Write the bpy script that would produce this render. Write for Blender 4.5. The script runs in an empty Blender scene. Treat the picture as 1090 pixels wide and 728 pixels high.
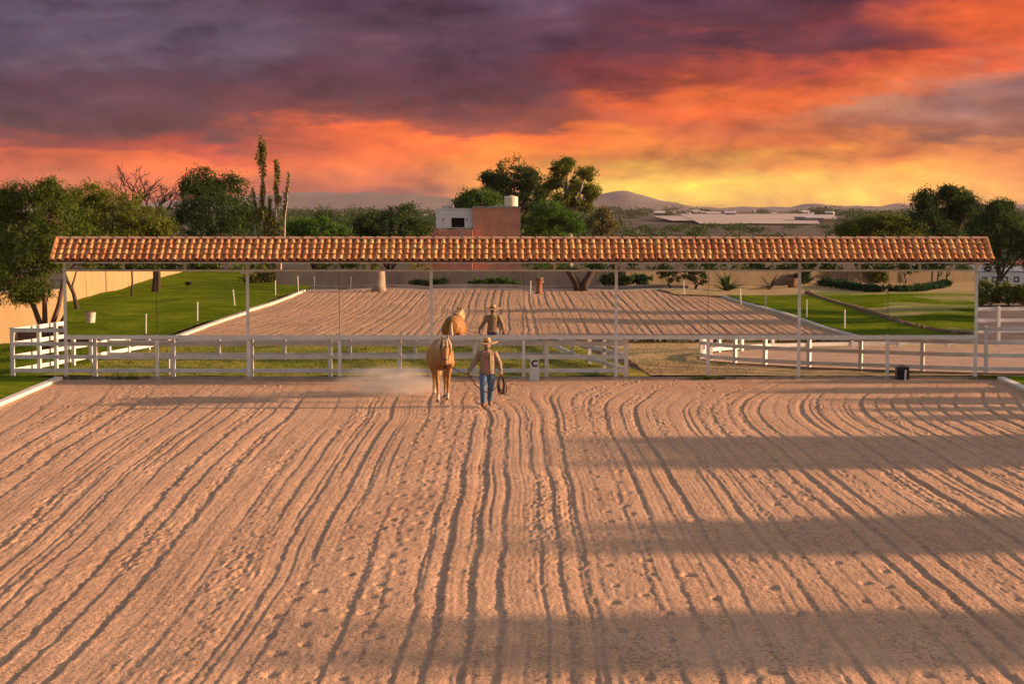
import bpy, math, random
import numpy as np
from mathutils import Vector, Matrix
R = math.radians
S = bpy.context.scene
COL = S.collection
random.seed(11)
rng = np.random.default_rng(11)

# ------------------------------------------------------------------ camera
H = 5.06                      # camera height (drone hovering over the far end of the arena)
F = 2119.0                    # focal length in pixels of a 1090 wide picture (70 mm)
cam_d = bpy.data.cameras.new('camera')
cam = bpy.data.objects.new('camera', cam_d)
COL.objects.link(cam)
cam_d.sensor_width = 36.0
cam_d.lens = 36.0 * F / 1090.0
cam_d.clip_start = 0.5
cam_d.clip_end = 20000
cam.location = (0, 0, H)
cam.rotation_euler = (R(90 - 3.834), 0, 0)
S.camera = cam
S.view_settings.view_transform = 'Standard'
S.view_settings.look = 'None'
S.view_settings.exposure = 1.42
S.view_settings.gamma = 1.0
S.cycles.use_denoising = True
S.cycles.max_bounces = 8
S.cycles.glossy_bounces = 4
S.cycles.transparent_max_bounces = 8
S.cycles.volume_bounces = 0
S.cycles.sample_clamp_indirect = 6.0

# ------------------------------------------------------------------ sun
SUN_EL, SUN_AZ = R(10.5), R(87)          # azimuth clockwise from +Y
sd = Vector((math.sin(SUN_AZ) * math.cos(SUN_EL), math.cos(SUN_AZ) * math.cos(SUN_EL), math.sin(SUN_EL)))
sun_d = bpy.data.lights.new('sun', 'SUN')
sun_d.energy = 5.0
sun_d.angle = R(1.8)
sun_d.color = (1.0, 0.60, 0.36)
sun = bpy.data.objects.new('sun', sun_d)
COL.objects.link(sun)
sun.rotation_euler = (-sd).to_track_quat('-Z', 'Y').to_euler()
sun.location = (60, 10, 40)

# ------------------------------------------------------------------ world: sunset clouds by direction
def srgb(c):
    return tuple(((v / 255.0) / 12.92 if v / 255.0 <= 0.04045 else ((v / 255.0 + 0.055) / 1.055) ** 2.4) for v in c)

world = bpy.data.worlds.new('World')
S.world = world
world.use_nodes = True
wt = world.node_tree
wt.nodes.clear()

class G:
    """small node-graph writer"""
    def __init__(s, nt): s.nt = nt
    def n(s, t, **kw):
        nd = s.nt.nodes.new(t)
        for k, v in kw.items(): setattr(nd, k, v)
        return nd
    def put(s, sock, v):
        if hasattr(v, 'is_output'): s.nt.links.new(v, sock)
        else: sock.default_value = v
    def m(s, op, a, b=None, c=None):
        nd = s.n('ShaderNodeMath', operation=op)
        s.put(nd.inputs[0], a)
        if b is not None: s.put(nd.inputs[1], b)
        if c is not None: s.put(nd.inputs[2], c)
        return nd.outputs[0]
    def step(s, v, lo, hi, t0=0.0, t1=1.0):
        nd = s.n('ShaderNodeMapRange', interpolation_type='SMOOTHSTEP')
        s.put(nd.inputs[0], v)
        for i, x in ((1, lo), (2, hi), (3, t0), (4, t1)): nd.inputs[i].default_value = x
        return nd.outputs[0]
    def xyz(s, x, y, z=0.0):
        nd = s.n('ShaderNodeCombineXYZ')
        for i, v in enumerate((x, y, z)): s.put(nd.inputs[i], v)
        return nd.outputs[0]
    def noise(s, vec, scale, detail=4, rough=0.55, dist=0.0):
        nd = s.n('ShaderNodeTexNoise')
        if vec is not None: s.put(nd.inputs['Vector'], vec)
        nd.inputs['Scale'].default_value = scale
        nd.inputs['Detail'].default_value = detail
        nd.inputs['Roughness'].default_value = rough
        nd.inputs['Distortion'].default_value = dist
        return nd.outputs['Fac']
    def ramp(s, fac, stops, interp='LINEAR'):
        nd = s.n('ShaderNodeValToRGB')
        cr = nd.color_ramp
        cr.interpolation = interp
        while len(cr.elements) > 1: cr.elements.remove(cr.elements[-1])
        cr.elements[0].position = stops[0][0]
        cr.elements[0].color = (*stops[0][1], 1)
        for p, c in stops[1:]:
            e = cr.elements.new(p)
            e.color = (*c, 1)
        s.put(nd.inputs[0], fac)
        return nd.outputs[0]
    def mix(s, fac, a, b, blend='MIX'):
        nd = s.n('ShaderNodeMix', data_type='RGBA', blend_type=blend)
        s.put(nd.inputs[0], fac)
        for i, v in ((6, a), (7, b)):
            if hasattr(v, 'is_output'): s.nt.links.new(v, nd.inputs[i])
            else: nd.inputs[i].default_value = (*v, 1)
        return nd.outputs[2]

g = G(wt)
tc = g.n('ShaderNodeTexCoord')
sp = g.n('ShaderNodeSeparateXYZ')
wt.links.new(tc.outputs['Generated'], sp.inputs[0])
dx, dy, dz = sp.outputs
az = g.m('ARCTAN2', dx, dy)
el = g.m('ARCTAN2', dz, g.m('SQRT', g.m('ADD', g.m('MULTIPLY', dx, dx), g.m('MULTIPLY', dy, dy))))
U = g.m('DIVIDE', az, 0.2573)
V = g.m('DIVIDE', el, 0.1048)
p1 = g.xyz(g.m('MULTIPLY', U, 2.4), g.m('MULTIPLY', V, 2.6), 3.7)
p2 = g.xyz(g.m('MULTIPLY', U, 2.4), g.m('MULTIPLY', V, 3.0), 11.3)
p3 = g.xyz(g.m('MULTIPLY', U, 3.2), g.m('MULTIPLY', V, 7.0), 21.9)
n1 = g.noise(p1, 1.0, 5, 0.55, 0.3)
n2 = g.noise(p2, 1.0, 6, 0.6, 0.4)
n3 = g.noise(p3, 1.4, 7, 0.62, 0.15)
Uw = g.m('ADD', U, g.m('MULTIPLY', g.m('SUBTRACT', n1, 0.5), 0.85))
wv = g.step(V, 0.02, 0.45, 0.30, 1.0)
Vw = g.m('ADD', V, g.m('MULTIPLY', wv, g.m('ADD', g.m('MULTIPLY', g.m('SUBTRACT', n2, 0.5), 0.52), g.m('MULTIPLY', g.m('SUBTRACT', n3, 0.5), 0.34))))
# colours of the clouds and of the glowing sky between them: bearing columns, from the horizon up
COLS = [
 (-1.00, [(0, (150,75,70)), (.10, (214,108,54)), (.20, (222,98,48)), (.28, (150,66,62)), (.42, (86,62,76)), (.60, (84,68,88)), (.80, (92,82,104)), (1.0, (112,104,124))]),
 (-0.67, [(0, (150,80,74)), (.10, (212,104,54)), (.20, (244,110,44)), (.27, (188,74,56)), (.40, (98,60,70)), (.60, (90,64,82)), (.78, (108,94,112)), (.9,(104,90,108)), (1.0, (84,72,92))]),
 (-0.34, [(0, (140,86,88)), (.07, (150,88,86)), (.14, (222,112,58)), (.26, (246,116,44)), (.38, (226,98,52)), (.48, (128,68,70)), (.62, (102,64,76)), (.80, (96,68,84)), (1.0, (88,66,86))]),
 ( 0.00, [(0, (196,136,92)), (.06, (226,146,72)), (.12, (252,160,52)), (.24, (255,142,40)), (.36, (248,114,44)), (.44, (150,74,62)), (.60, (98,56,70)), (.80, (100,68,88)), (1.0, (112,86,110))]),
 ( 0.28, [(0, (238,182,96)), (.06, (255,214,100)), (.13, (255,222,88)), (.20, (255,190,60)), (.30, (255,140,44)), (.42, (226,106,60)), (.52, (240,104,48)), (.62, (150,62,60)), (.80, (92,52,68)), (1.0, (98,62,84))]),
 ( 0.48, [(0, (240,186,104)), (.07, (255,206,96)), (.14, (255,206,84)), (.22, (250,158,58)), (.32, (232,118,58)), (.44, (232,124,72)), (.55, (250,112,44)), (.68, (190,80,58)), (.80, (100,54,66)), (1.0, (104,62,82))]),
 ( 0.70, [(0, (236,176,102)), (.08, (248,184,88)), (.16, (248,168,70)), (.25, (228,124,62)), (.36, (176,106,88)), (.46, (200,132,106)), (.56, (242,116,58)), (.68, (228,92,52)), (.80, (140,62,62)), (1.0, (92,56,78))]),
 ( 1.00, [(0, (230,162,96)), (.08, (240,164,88)), (.16, (244,156,80)), (.25, (238,140,76)), (.34, (150,96,84)), (.46, (156,112,114)), (.58, (176,124,112)), (.68, (228,108,66)), (.85, (246,106,50)), (1.0, (200,84,62))]),
]
front = None
prev = None
for u, stops in COLS:
    r = g.ramp(Vw, [(p, srgb(c)) for p, c in stops], 'EASE')
    if front is None: front = r
    else: front = g.mix(g.step(Uw, prev, u), front, r)
    prev = u
n4 = g.noise(g.xyz(g.m('MULTIPLY', U, 4.4), g.m('MULTIPLY', V, 4.6), 33.0), 1.2, 9, 0.60, 0.25)
front = g.mix(1.0, front, g.ramp(n4, [(0.32, (0.48, 0.48, 0.54)), (0.48, (0.95, 0.95, 0.97)), (0.58, (1.18, 1.16, 1.10)), (0.70, (1.65, 1.58, 1.38))]), 'MULTIPLY')
n5 = g.noise(g.xyz(g.m('MULTIPLY', U, 1.2), g.m('MULTIPLY', V, 1.6), 5.0), 0.6, 4)
upper = g.mix(g.step(n5, 0.35, 0.7), (0.41, 0.30, 0.33), (0.56, 0.47, 0.50))
sky = g.n('ShaderNodeTexSky', sky_type='NISHITA', sun_disc=False)
sky.sun_elevation = SUN_EL
sky.sun_rotation = SUN_AZ
sky.air_density = 1.2
sky.dust_density = 2.5
upper = g.mix(0.25, upper, sky.outputs[0])
rise = g.m('MAXIMUM', g.step(V, 1.1, 3.4), g.step(g.m('ABSOLUTE', U), 1.8, 4.5))
front = g.mix(1.0, front, g.mix(g.step(V, 0.15, 0.75), (1.52, 1.46, 1.00), (1.18, 1.14, 1.24)), 'MULTIPLY')
total = g.mix(rise, front, upper)
total = g.mix(1.0, total, (2.5, 2.5, 2.5), 'MULTIPLY')
bg = g.n('ShaderNodeBackground')
wt.links.new(total, bg.inputs[0])
bg.inputs[1].default_value = 0.1
wo = g.n('ShaderNodeOutputWorld')
wt.links.new(bg.outputs[0], wo.inputs[0])

# ------------------------------------------------------------------ measuring helpers (picture pixels -> metres)
def X(px, D): return (px - 545.0) / F * D
def Z(py, D): return H - (py - 222.0) / F * D
def D0(py): return H * F / (py - 222.0)             # distance of a ground point seen at picture row py
def P(px, py): return (X(px, D0(py)), D0(py))       # ground point
YM = 59.3                                           # the mirror plane
def M(px, py):                                      # ground point seen in the mirror
    D = H * F / (py + 4.0 - 222.0)
    return (X(px, D), 2 * YM - D)

# ------------------------------------------------------------------ materials
def mat(name):
    m = bpy.data.materials.new(name)
    m.use_nodes = True
    m.node_tree.nodes.clear()
    return m, G(m.node_tree)

def finish(m, gg, bsdf):
    o = gg.n('ShaderNodeOutputMaterial')
    m.node_tree.links.new(bsdf, o.inputs[0])
    return m

def principled(gg, color, rough=0.7, bump=None, strength=0.3, dist=0.02, metallic=0.0, spec=0.3):
    b = gg.n('ShaderNodeBsdfPrincipled')
    if hasattr(color, 'is_output'): gg.nt.links.new(color, b.inputs['Base Color'])
    else: b.inputs['Base Color'].default_value = (*color, 1)
    gg.put(b.inputs['Roughness'], rough)
    b.inputs['Metallic'].default_value = metallic
    b.inputs['Specular IOR Level'].default_value = spec
    if bump is not None:
        bn = gg.n('ShaderNodeBump')
        bn.inputs['Strength'].default_value = strength
        bn.inputs['Distance'].default_value = dist
        gg.nt.links.new(bump, bn.inputs['Height'])
        gg.nt.links.new(bn.outputs[0], b.inputs['Normal'])
    return b.outputs[0]

def objco(gg): return gg.n('ShaderNodeTexCoord').outputs['Object']
def geo(gg): return gg.n('ShaderNodeNewGeometry')

def simple(name, c1, c2, scale=8.0, rough=0.7, bump=0.25, dist=0.01, metallic=0.0, spec=0.3, detail=5, stretch=None):
    m, gg = mat(name)
    co = objco(gg)
    if stretch:
        mp = gg.n('ShaderNodeMapping')
        mp.inputs['Scale'].default_value = stretch
        gg.nt.links.new(co, mp.inputs[0])
        co = mp.outputs[0]
    n = gg.noise(co, scale, detail, 0.6)
    col = gg.ramp(n, [(0.3, c1), (0.7, c2)])
    nb = gg.noise(co, scale * 4, 3)
    return finish(m, gg, principled(gg, col, rough, nb, bump, dist, metallic, spec))

def leafmat(name, c1, c2, c3, trans=0.3):
    m, gg = mat(name)
    gi = geo(gg)
    co = objco(gg)
    n = gg.noise(co, 1.3, 3)
    f = gg.m('ADD', gg.m('MULTIPLY', gi.outputs['Random Per Island'], 0.6), gg.m('MULTIPLY', n, 0.5))
    col = gg.ramp(f, [(0.15, c1), (0.5, c2), (0.9, c3)])
    d = gg.n('ShaderNodeBsdfDiffuse')
    gg.nt.links.new(col, d.inputs[0])
    t = gg.n('ShaderNodeBsdfTranslucent')
    gg.nt.links.new(col, t.inputs[0])
    mx = gg.n('ShaderNodeMixShader')
    mx.inputs[0].default_value = trans
    gg.nt.links.new(d.outputs[0], mx.inputs[1])
    gg.nt.links.new(t.outputs[0], mx.inputs[2])
    return finish(m, gg, mx.outputs[0])

def sand_material():
    m, gg = mat('raked_sand')
    co = objco(gg)
    big = gg.noise(co, 0.25, 4)
    mid = gg.noise(co, 3.0, 5, 0.65)
    fine = gg.noise(co, 45.0, 3, 0.7)
    f = gg.m('ADD', gg.m('MULTIPLY', big, 0.35), gg.m('ADD', gg.m('MULTIPLY', mid, 0.4), gg.m('MULTIPLY', fine, 0.25)))
    col = gg.ramp(f, [(0.30, (0.295, 0.174, 0.107)), (0.48, (0.425, 0.260, 0.160)), (0.66, (0.515, 0.328, 0.206))])
    spk = gg.noise(co, 19.0, 4, 0.7)
    mp = gg.n('ShaderNodeMapping')
    mp.inputs['Scale'].default_value = (3.0, 0.25, 1.0)
    gg.nt.links.new(co, mp.inputs[0])
    where = gg.noise(mp.outputs[0], 1.0, 4, 0.6)
    col = gg.mix(gg.m('MULTIPLY', gg.step(spk, 0.50, 0.61), gg.step(where, 0.40, 0.62, 0.35, 0.9)), col, (0.16, 0.092, 0.06))
    vo = gg.n('ShaderNodeTexVoronoi')
    gg.nt.links.new(co, vo.inputs['Vector'])
    vo.inputs['Scale'].default_value = 16.0
    clod = gg.step(vo.outputs['Distance'], 0.0, 0.5, 1.0, 0.0)
    hgt = gg.m('ADD', gg.m('MULTIPLY', fine, 0.9), gg.m('ADD', gg.m('MULTIPLY', gg.noise(co, 14.0, 4, 0.65), 1.2), gg.m('MULTIPLY', clod, 0.5)))
    return finish(m, gg, principled(gg, col, 0.95, hgt, 0.85, 0.016, 0, 0.05))

def grass_material():
    m, gg = mat('lawn_grass')
    co = objco(gg)
    big = gg.noise(co, 0.35, 4, 0.6)
    mp = gg.n('ShaderNodeMapping')
    mp.inputs['Scale'].default_value = (1.0, 0.35, 1.0)
    gg.nt.links.new(co, mp.inputs[0])
    mid = gg.noise(mp.outputs[0], 4.0, 5, 0.65)
    fine = gg.noise(co, 60, 2)
    f = gg.m('ADD', gg.m('MULTIPLY', big, 0.5), gg.m('ADD', gg.m('MULTIPLY', mid, 0.35), gg.m('MULTIPLY', fine, 0.15)))
    col = gg.ramp(f, [(0.36, (0.045, 0.082, 0.006)), (0.5, (0.092, 0.132, 0.008)), (0.60, (0.150, 0.172, 0.014)), (0.70, (0.23, 0.21, 0.04))])
    h = gg.m('ADD', gg.m('MULTIPLY', mid, 1.0), gg.m('MULTIPLY', fine, 0.6))
    return finish(m, gg, principled(gg, col, 0.95, h, 0.8, 0.05, 0, 0.0))

def dry_grass_material():
    m, gg = mat('dry_yard')
    co = objco(gg)
    a = gg.noise(co, 0.5, 5, 0.65)
    b = gg.noise(co, 5.0, 5, 0.7)
    f = gg.m('ADD', gg.m('MULTIPLY', a, 0.6), gg.m('MULTIPLY', b, 0.4))
    col = gg.ramp(f, [(0.33, (0.10, 0.13, 0.03)), (0.44, (0.30, 0.215, 0.09)), (0.55, (0.40, 0.28, 0.14)), (0.68, (0.24, 0.15, 0.09))])
    return finish(m, gg, principled(gg, col, 0.95, b, 0.7, 0.06, 0, 0.1))

def plain_material():
    m, gg = mat('far_plain')
    co = objco(gg)
    mp = gg.n('ShaderNodeMapping')
    mp.inputs['Scale'].default_value = (1.0, 0.30, 1.0)
    gg.nt.links.new(co, mp.inputs[0])
    a = gg.noise(mp.outputs[0], 0.02, 6, 0.7)
    b = gg.noise(co, 0.6, 5, 0.7)
    f = gg.m('ADD', gg.m('MULTIPLY', a, 0.7), gg.m('MULTIPLY', b, 0.3))
    col = gg.ramp(f, [(0.36, (0.03, 0.033, 0.022)), (0.46, (0.06, 0.048, 0.032)), (0.56, (0.10, 0.07, 0.046)), (0.68, (0.04, 0.038, 0.024))])
    return finish(m, gg, principled(gg, col, 0.95, b, 0.5, 0.1, 0, 0.1))

def wall_material(name, c1, c2):
    m, gg = mat(name)
    co = objco(gg)
    mp = gg.n('ShaderNodeMapping')
    mp.inputs['Scale'].default_value = (1.0, 1.0, 0.35)
    gg.nt.links.new(co, mp.inputs[0])
    a = gg.noise(mp.outputs[0], 1.4, 6, 0.65)
    b = gg.noise(co, 25, 3)
    col = gg.ramp(a, [(0.3, c1), (0.65, c2)])
    return finish(m, gg, principled(gg, col, 0.85, b, 0.2, 0.01, 0, 0.2))

def brick_material(name, c1, c2, mortar, scale=4.5):
    m, gg = mat(name)
    co = gg.n('ShaderNodeTexCoord').outputs['Object']
    s3 = gg.n('ShaderNodeSeparateXYZ')
    gg.nt.links.new(co, s3.inputs[0])
    v = gg.xyz(gg.m('ADD', s3.outputs[0], s3.outputs[1]), s3.outputs[2], 0.0)
    bt = gg.n('ShaderNodeTexBrick')
    gg.nt.links.new(v, bt.inputs['Vector'])
    bt.inputs['Scale'].default_value = scale
    bt.inputs['Color1'].default_value = (*c1, 1)
    bt.inputs['Color2'].default_value = (*c2, 1)
    bt.inputs['Mortar'].default_value = (*mortar, 1)
    bt.inputs['Mortar Size'].default_value = 0.02
    a = gg.noise(co, 1.2, 5, 0.65)
    col = gg.mix(1.0, bt.outputs[0], gg.ramp(a, [(0.3, (0.7, 0.7, 0.7)), (0.7, (1.15, 1.1, 1.05))]), 'MULTIPLY')
    return finish(m, gg, principled(gg, col, 0.9, bt.outputs['Fac'], -0.3, 0.01, 0, 0.2))

def tile_material():
    m, gg = mat('clay_tiles')
    gi = geo(gg)
    co = objco(gg)
    a = gg.noise(co, 9, 5, 0.7)
    patch = gg.noise(co, 0.35, 2)
    f = gg.m('ADD', gg.m('MULTIPLY', gi.outputs['Random Per Island'], 0.55), gg.m('ADD', gg.m('MULTIPLY', a, 0.3), gg.m('MULTIPLY', patch, 0.3)))
    col = gg.ramp(f, [(0.2, (0.30, 0.105, 0.042)), (0.42, (0.48, 0.178, 0.062)), (0.65, (0.58, 0.245, 0.085)), (0.85, (0.62, 0.33, 0.12)), (0.97, (0.36, 0.22, 0.15))])
    return finish(m, gg, principled(gg, col, 0.8, gg.noise(co, 40, 3), 0.25, 0.01, 0, 0.2))

def mirror_material():
    m, gg = mat('mirror_glass')
    co = objco(gg)
    n = gg.noise(co, 1.1, 4)
    gl = gg.n('ShaderNodeBsdfGlossy')
    gg.nt.links.new(gg.ramp(n, [(0.3, (0.80, 0.80, 0.78)), (0.7, (0.86, 0.86, 0.84))]), gl.inputs['Color'])
    gl.inputs['Roughness'].default_value = 0.004
    return finish(m, gg, gl.outputs[0])

def horse_material():
    m, gg = mat('palomino_coat')
    co = objco(gg)
    s3 = gg.n('ShaderNodeSeparateXYZ')
    gg.nt.links.new(co, s3.inputs[0])
    x, y, z = s3.outputs
    a = gg.noise(co, 3.0, 4)
    base = gg.ramp(a, [(0.3, (0.20, 0.094, 0.026)), (0.7, (0.31, 0.158, 0.052))])
    # white socks, pale hooves' coronet, dark muzzle: markings of the coat
    edge = gg.m('ADD', z, gg.m('MULTIPLY', gg.m('SUBTRACT', gg.noise(co, 9, 3), 0.5), 0.12))
    sock = gg.step(edge, 0.14, 0.24, 1.0, 0.0)
    col = gg.mix(sock, base, (0.40, 0.33, 0.26))
    hoof = gg.step(z, 0.055, 0.075, 1.0, 0.0)
    col = gg.mix(hoof, col, (0.16, 0.11, 0.08))
    muz = gg.m('MULTIPLY', gg.step(z, 0.92, 1.08, 1.0, 0.0), gg.step(y, -1.36, -1.26, 1.0, 0.0))
    col = gg.mix(muz, col, (0.055, 0.032, 0.024))
    return finish(m, gg, principled(gg, col, 0.55, gg.noise(co, 60, 3), 0.15, 0.004, 0, 0.15))

MT = {}
MT['sand'] = sand_material()
MT['grass'] = grass_material()
MT['dry'] = dry_grass_material()
def patchy_material(name, c):
    m, gg = mat(name)
    co = objco(gg)
    mp = gg.n('ShaderNodeMapping')
    mp.inputs['Scale'].default_value = (0.5, 1.0, 1.0)
    gg.nt.links.new(co, mp.inputs[0])
    a = gg.noise(mp.outputs[0], 0.45, 5, 0.65, 0.4)
    b = gg.noise(co, 6.0, 5, 0.7)
    f = gg.m('ADD', gg.m('MULTIPLY', a, 0.72), gg.m('MULTIPLY', b, 0.28))
    col = gg.ramp(f, [(p, q) for p, q in zip((0.34, 0.46, 0.54, 0.64), c)])
    return finish(m, gg, principled(gg, col, 0.92, b, 0.8, 0.05, 0, 0.1))
MT['patchy'] = patchy_material('patchy_lawn', [(0.08, 0.12, 0.012), (0.15, 0.18, 0.02), (0.26, 0.20, 0.08), (0.34, 0.22, 0.12)])
MT['yellowgrass'] = patchy_material('yellow_grass', [(0.07, 0.10, 0.010), (0.17, 0.17, 0.016), (0.27, 0.22, 0.030), (0.14, 0.15, 0.015)])
MT['plain'] = plain_material()
MT['dirt'] = simple('bare_dirt', (0.13, 0.08, 0.06), (0.24, 0.15, 0.11), 1.5, 0.95, 0.6, 0.05)
MT['shadedirt'] = simple('shaded_dirt', (0.055, 0.036, 0.032), (0.11, 0.072, 0.06), 1.5, 0.95, 0.6, 0.05)  # bare dirt darkened: the right bank's shade is put into its colour
MT['lane'] = simple('lane_sand', (0.24, 0.145, 0.095), (0.36, 0.23, 0.15), 1.2, 0.95, 0.5, 0.03)
MT['hills'] = simple('far_hills', (0.06, 0.06, 0.035), (0.12, 0.10, 0.06), 0.004, 0.95, 0.0)
MT['tile'] = tile_material()
MT['ridge'] = simple('ridge_mortar', (0.34, 0.16, 0.09), (0.46, 0.25, 0.15), 5, 0.9, 0.4)
MT['mirror'] = mirror_material()
def vinyl_material():
    m, gg = mat('white_vinyl')
    co = objco(gg)
    a = gg.noise(co, 2.2, 5, 0.6)
    st = gg.noise(co, 7.0, 6, 0.7)
    col = gg.ramp(a, [(0.3, (0.44, 0.405, 0.37)), (0.7, (0.60, 0.57, 0.54))])
    col = gg.mix(gg.step(st, 0.56, 0.72, 0.0, 0.55), col, (0.30, 0.22, 0.165))
    return finish(m, gg, principled(gg, col, 0.5, gg.noise(co, 12, 3), 0.1, 0.01))
MT['vinyl'] = vinyl_material()
MT['oldvinyl'] = simple('white_vinyl', (0.42, 0.385, 0.35), (0.60, 0.57, 0.54), 2.2, 0.5, 0.08)
MT['paint'] = simple('white_painted_steel', (0.50, 0.46, 0.42), (0.62, 0.57, 0.52), 4, 0.45, 0.08)
MT['rust'] = simple('dull_steel', (0.22, 0.16, 0.13), (0.34, 0.27, 0.22), 6, 0.6, 0.1)
MT['kerb'] = simple('weathered_white_concrete', (0.42, 0.37, 0.31), (0.62, 0.56, 0.48), 3, 0.85, 0.4)
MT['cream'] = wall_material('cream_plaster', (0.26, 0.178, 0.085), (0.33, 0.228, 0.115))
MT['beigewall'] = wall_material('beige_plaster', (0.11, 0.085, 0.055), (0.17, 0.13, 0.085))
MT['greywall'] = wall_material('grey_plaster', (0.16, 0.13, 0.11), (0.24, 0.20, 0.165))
MT['brick'] = brick_material('red_brick', (0.44, 0.17, 0.10), (0.52, 0.21, 0.125), (0.42, 0.25, 0.18))
MT['brown'] = brick_material('brown_brick', (0.14, 0.075, 0.065), (0.18, 0.095, 0.08), (0.12, 0.08, 0.07), 3.0)
MT['whitewash'] = wall_material('whitewash', (0.46, 0.44, 0.42), (0.60, 0.58, 0.56))
MT['black'] = simple('black_plastic', (0.010, 0.010, 0.011), (0.018, 0.018, 0.02), 6, 0.5, 0.05)
MT['darkgap'] = simple('dark_opening', (0.008, 0.007, 0.006), (0.014, 0.012, 0.010), 6, 0.8, 0.0)
MT['blueglass'] = simple('dark_blue_pane', (0.02, 0.03, 0.06), (0.04, 0.055, 0.10), 6, 0.25, 0.0, spec=0.5)
MT['red'] = simple('red_painted_metal', (0.42, 0.035, 0.015), (0.52, 0.055, 0.02), 3, 0.5, 0.05)
MT['tank'] = simple('cream_plastic', (0.48, 0.40, 0.28), (0.58, 0.49, 0.35), 3, 0.5, 0.05)
MT['bark'] = simple('dark_bark', (0.035, 0.024, 0.018), (0.075, 0.05, 0.035), 9, 0.9, 0.8, 0.03, stretch=(1, 1, .3))
MT['redbark'] = simple('reddish_bark', (0.06, 0.03, 0.022), (0.12, 0.06, 0.042), 9, 0.9, 0.8, 0.03, stretch=(1, 1, .3))
MT['palebark'] = simple('pale_bark', (0.22, 0.17, 0.125), (0.36, 0.29, 0.215), 5, 0.9, 0.8, 0.04, stretch=(1, 1, .3))
MT['leaf_mesq'] = leafmat('mesquite_leaves', (0.030, 0.049, 0.008), (0.059, 0.087, 0.014), (0.105, 0.133, 0.024))
MT['leaf_dark'] = leafmat('dark_leaves', (0.019, 0.036, 0.011), (0.038, 0.065, 0.018), (0.065, 0.094, 0.030))
MT['leaf_olive'] = leafmat('olive_leaves', (0.047, 0.062, 0.009), (0.088, 0.104, 0.015), (0.135, 0.146, 0.024))
MT['leaf_green'] = leafmat('green_leaves', (0.022, 0.055, 0.008), (0.046, 0.100, 0.014), (0.084, 0.149, 0.024))
MT['leaf_dry'] = leafmat('dry_leaves', (0.061, 0.055, 0.022), (0.115, 0.100, 0.035), (0.176, 0.162, 0.061))
MT['leaf_hedge'] = leafmat('hedge_leaves', (0.011, 0.029, 0.014), (0.022, 0.055, 0.024), (0.041, 0.081, 0.034), 0.15)
MT['horse'] = horse_material()
MT['flax'] = simple('flaxen_hair', (0.34, 0.23, 0.12), (0.50, 0.37, 0.22), 14, 0.6, 0.5, 0.01, stretch=(1, 1, .2))
MT['leather'] = simple('dark_leather', (0.018, 0.010, 0.007), (0.04, 0.022, 0.014), 20, 0.5, 0.1)
MT['rope'] = simple('dark_rope', (0.03, 0.022, 0.016), (0.06, 0.045, 0.03), 40, 0.8, 0.3, 0.003)
MT['skin'] = simple('tanned_skin', (0.20, 0.095, 0.055), (0.25, 0.125, 0.075), 8, 0.6, 0.1)
MT['straw'] = simple('straw', (0.32, 0.19, 0.08), (0.45, 0.29, 0.14), 30, 0.8, 0.4, 0.004)
MT['jacket'] = simple('tan_cotton', (0.18, 0.122, 0.074), (0.28, 0.20, 0.124), 4, 0.9, 0.9, 0.05)
MT['shirt'] = simple('dusty_pink_cotton', (0.26, 0.135, 0.10), (0.32, 0.17, 0.13), 7, 0.9, 0.3, 0.01)
MT['denim'] = simple('blue_denim', (0.045, 0.085, 0.155), (0.10, 0.16, 0.25), 4, 0.9, 0.9, 0.05)
MT['boot'] = simple('brown_boot_leather', (0.10, 0.045, 0.025), (0.15, 0.075, 0.042), 8, 0.5, 0.2)
MT['beard'] = simple('grey_beard', (0.10, 0.075, 0.06), (0.17, 0.13, 0.11), 30, 0.9, 0.4, 0.004)
MT['eye'] = simple('dark_eye', (0.006, 0.004, 0.003), (0.012, 0.008, 0.006), 10, 0.15, 0.0, spec=0.5)
MT['terra'] = simple('terracotta', (0.20, 0.08, 0.03), (0.28, 0.11, 0.045), 5, 0.8, 0.2)
MT['agave'] = leafmat('agave_leaves', (0.035, 0.045, 0.03), (0.06, 0.075, 0.045), (0.09, 0.10, 0.06), 0.1)
MT['cactus'] = leafmat('column_leaves', (0.07, 0.070, 0.014), (0.13, 0.115, 0.022), (0.18, 0.15, 0.04), 0.2)
MT['roofwhite'] = simple('pale_plastic_roof', (0.40, 0.33, 0.30), (0.55, 0.46, 0.42), 0.05, 0.6, 0.0)
MT['field'] = simple('plastic_covered_field', (0.30, 0.22, 0.17), (0.42, 0.32, 0.25), 0.03, 0.7, 0.0)
MT['townwall'] = simple('pale_town_wall', (0.12, 0.10, 0.09), (0.2, 0.17, 0.15), 0.2, 0.8, 0.0)
MT['concrete'] = simple('grey_concrete', (0.22, 0.18, 0.155), (0.34, 0.29, 0.25), 2, 0.9, 0.4)
MT['timber'] = simple('weathered_timber', (0.11, 0.06, 0.035), (0.19, 0.11, 0.065), 4, 0.85, 0.4)

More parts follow.
